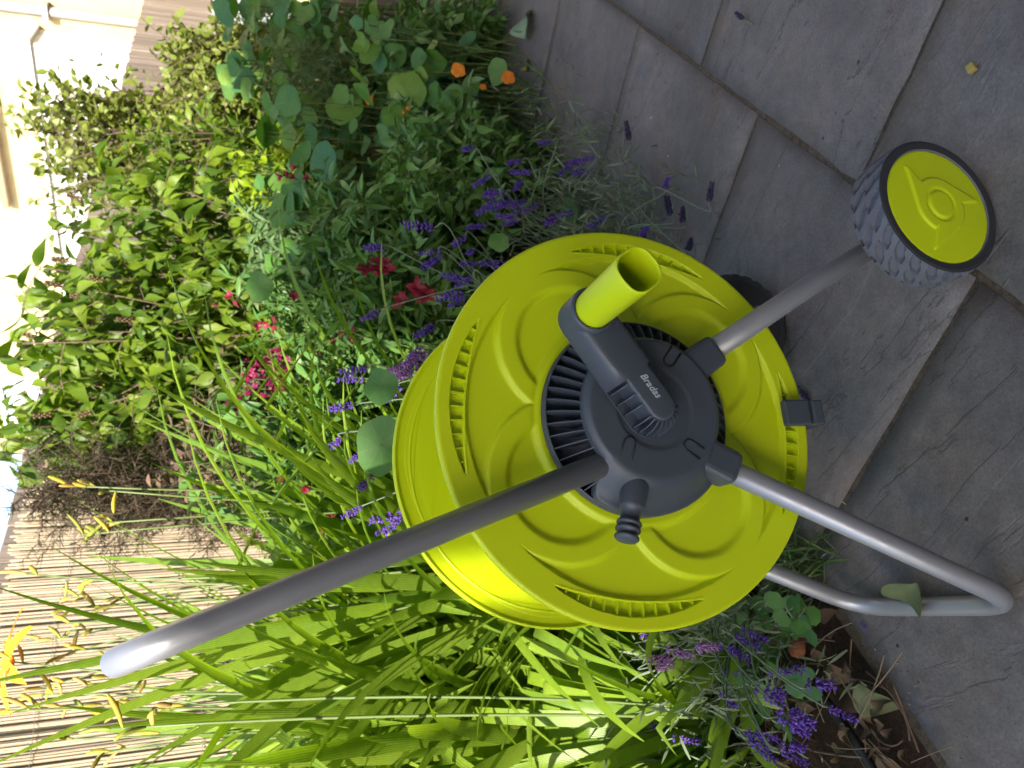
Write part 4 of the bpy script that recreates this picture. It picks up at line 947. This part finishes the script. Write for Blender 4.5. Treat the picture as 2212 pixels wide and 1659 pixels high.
def stone(label, p, s, m_, seed):
    bm = bmesh.new(); bmesh.ops.create_icosphere(bm, subdivisions=3, radius=1)
    for v in bm.verts: v.co = Vector([v.co[i]*s[i] for i in range(3)])*(1+.25*noise.noise(v.co*1.6+Vector((seed, 0, 0)))+.06*noise.noise(v.co*6))
    me = bpy.data.meshes.new('stone'); bm.to_mesh(me); bm.free(); me.polygons.foreach_set('use_smooth', [True]*len(me.polygons)); o = link('stone', me, m_); o.location = p; return tag(o, label, 'stone')
stone('mottled grey brown stone half buried at the bottom of the bed', atz(1590, 1610, .01), (.05, .035, .03), STONE, 3)
stone('small reddish stone beneath the columbine leaves', atz(1720, 1395, .012), (.022, .018, .012), TERRA, 8)
stone('pale brown stone among lavender stems', atz(1672, 1478, .015), (.022, .016, .014), STONE, 5)
stone('yellowish pebble at the very bottom of the bed', atz(1530, 1640, .012), (.018, .016, .012), mat('yellow_pebble', (.40, .26, .07), .6), 11)
# litter: twigs, dead leaves, grit, dry stalks
def bedpt(): 
    a_ = .2+4.2*rng.random(); b_ = .94+1.2*rng.random()**1.6; return AB(a_, b_, .012+.04*float(ss(.9, 1.6, b_)))
merged('leaf_litter', T_CURL, [TM(bedpt()+[0, 0, .008], rv(1)*[1, 1, .25], .012+.025*rng.random(), np.array([0, 0, 1])+rv(.35)) for _ in range(1500)], LEAFDRY, None)
tw = []
for _ in range(170):
    p = AB(.25+1.1*rng.random(), .93+.35*rng.random(), .02+.02*rng.random()); d = rv(1)*[1, 1, .12]; d /= np.linalg.norm(d); ln = .03+.10*rng.random(); tw.append(tube(curve(p, p+d*ln, rv(.01), 5), .0007+.0012*rng.random()**3, 4, False))
obj('dry_twigs', join(*tw), TWIG, None, 'stuff')
tw = []
for x0, y0, x1, y1 in ((1930, 1480, 1985, 1625), (1855, 1560, 1905, 1640), (1870, 1450, 1965, 1600), (1860, 1500, 1870, 1640), (1840, 1380, 1835, 1500), (1870, 1560, 1950, 1600)):
    tw.append(tube(curve(atz(x0, y0, .02), atz(x1, y1, .015), rv(.02), 7), .0013, 5))
tag(obj('dead_stalks', join(*tw), mat('reddish_stalk', (.13, .08, .05), .8)), 'reddish brown dead stalks lying along the paving edge', 'stalks')
gr = []
for _ in range(420):
    i = rng.random(); p = AB(-.3+4.5*rng.random(), (.373 if i < .5 else .88)+rng.normal(0, .008 if i < .5 else .02), -.006 if i < .5 else .002); gr.append(octa(p, rv(1), .003+.004*rng.random(), .0018))
for _ in range(160):
    p = AB(-.3+3.5*rng.random(), -.4+1.3*rng.random(), .0005); gr.append(octa(p, rv(1), .0025+.003*rng.random(), .0014))
obj('grit', join(*gr), STONE, None, 'stuff', smooth=False)
# grass-like wisps at the paving edge behind the wheel
Ms = []
for x, y, n_ in ((1330, 520, 60), (1250, 420, 110), (1180, 300, 130), (1740, 1215, 60), (1770, 1190, 30), (1150, 200, 60)):
    for _ in range(n_): p = atz(x+rng.normal(0, 25), y+rng.normal(0, 28), .0); d = rv(.6)+[0, 0, 1]; Ms.append(TM(p, d, .04+.09*rng.random(), rv(1), .35))
merged('edge_wisps', T_LIN, Ms, NARROW2, None)
for o in list(bpy.data.objects):
    if o.type == 'MESH' and o.data.materials and o.data.materials[0] is None: print('nomat', o.name)
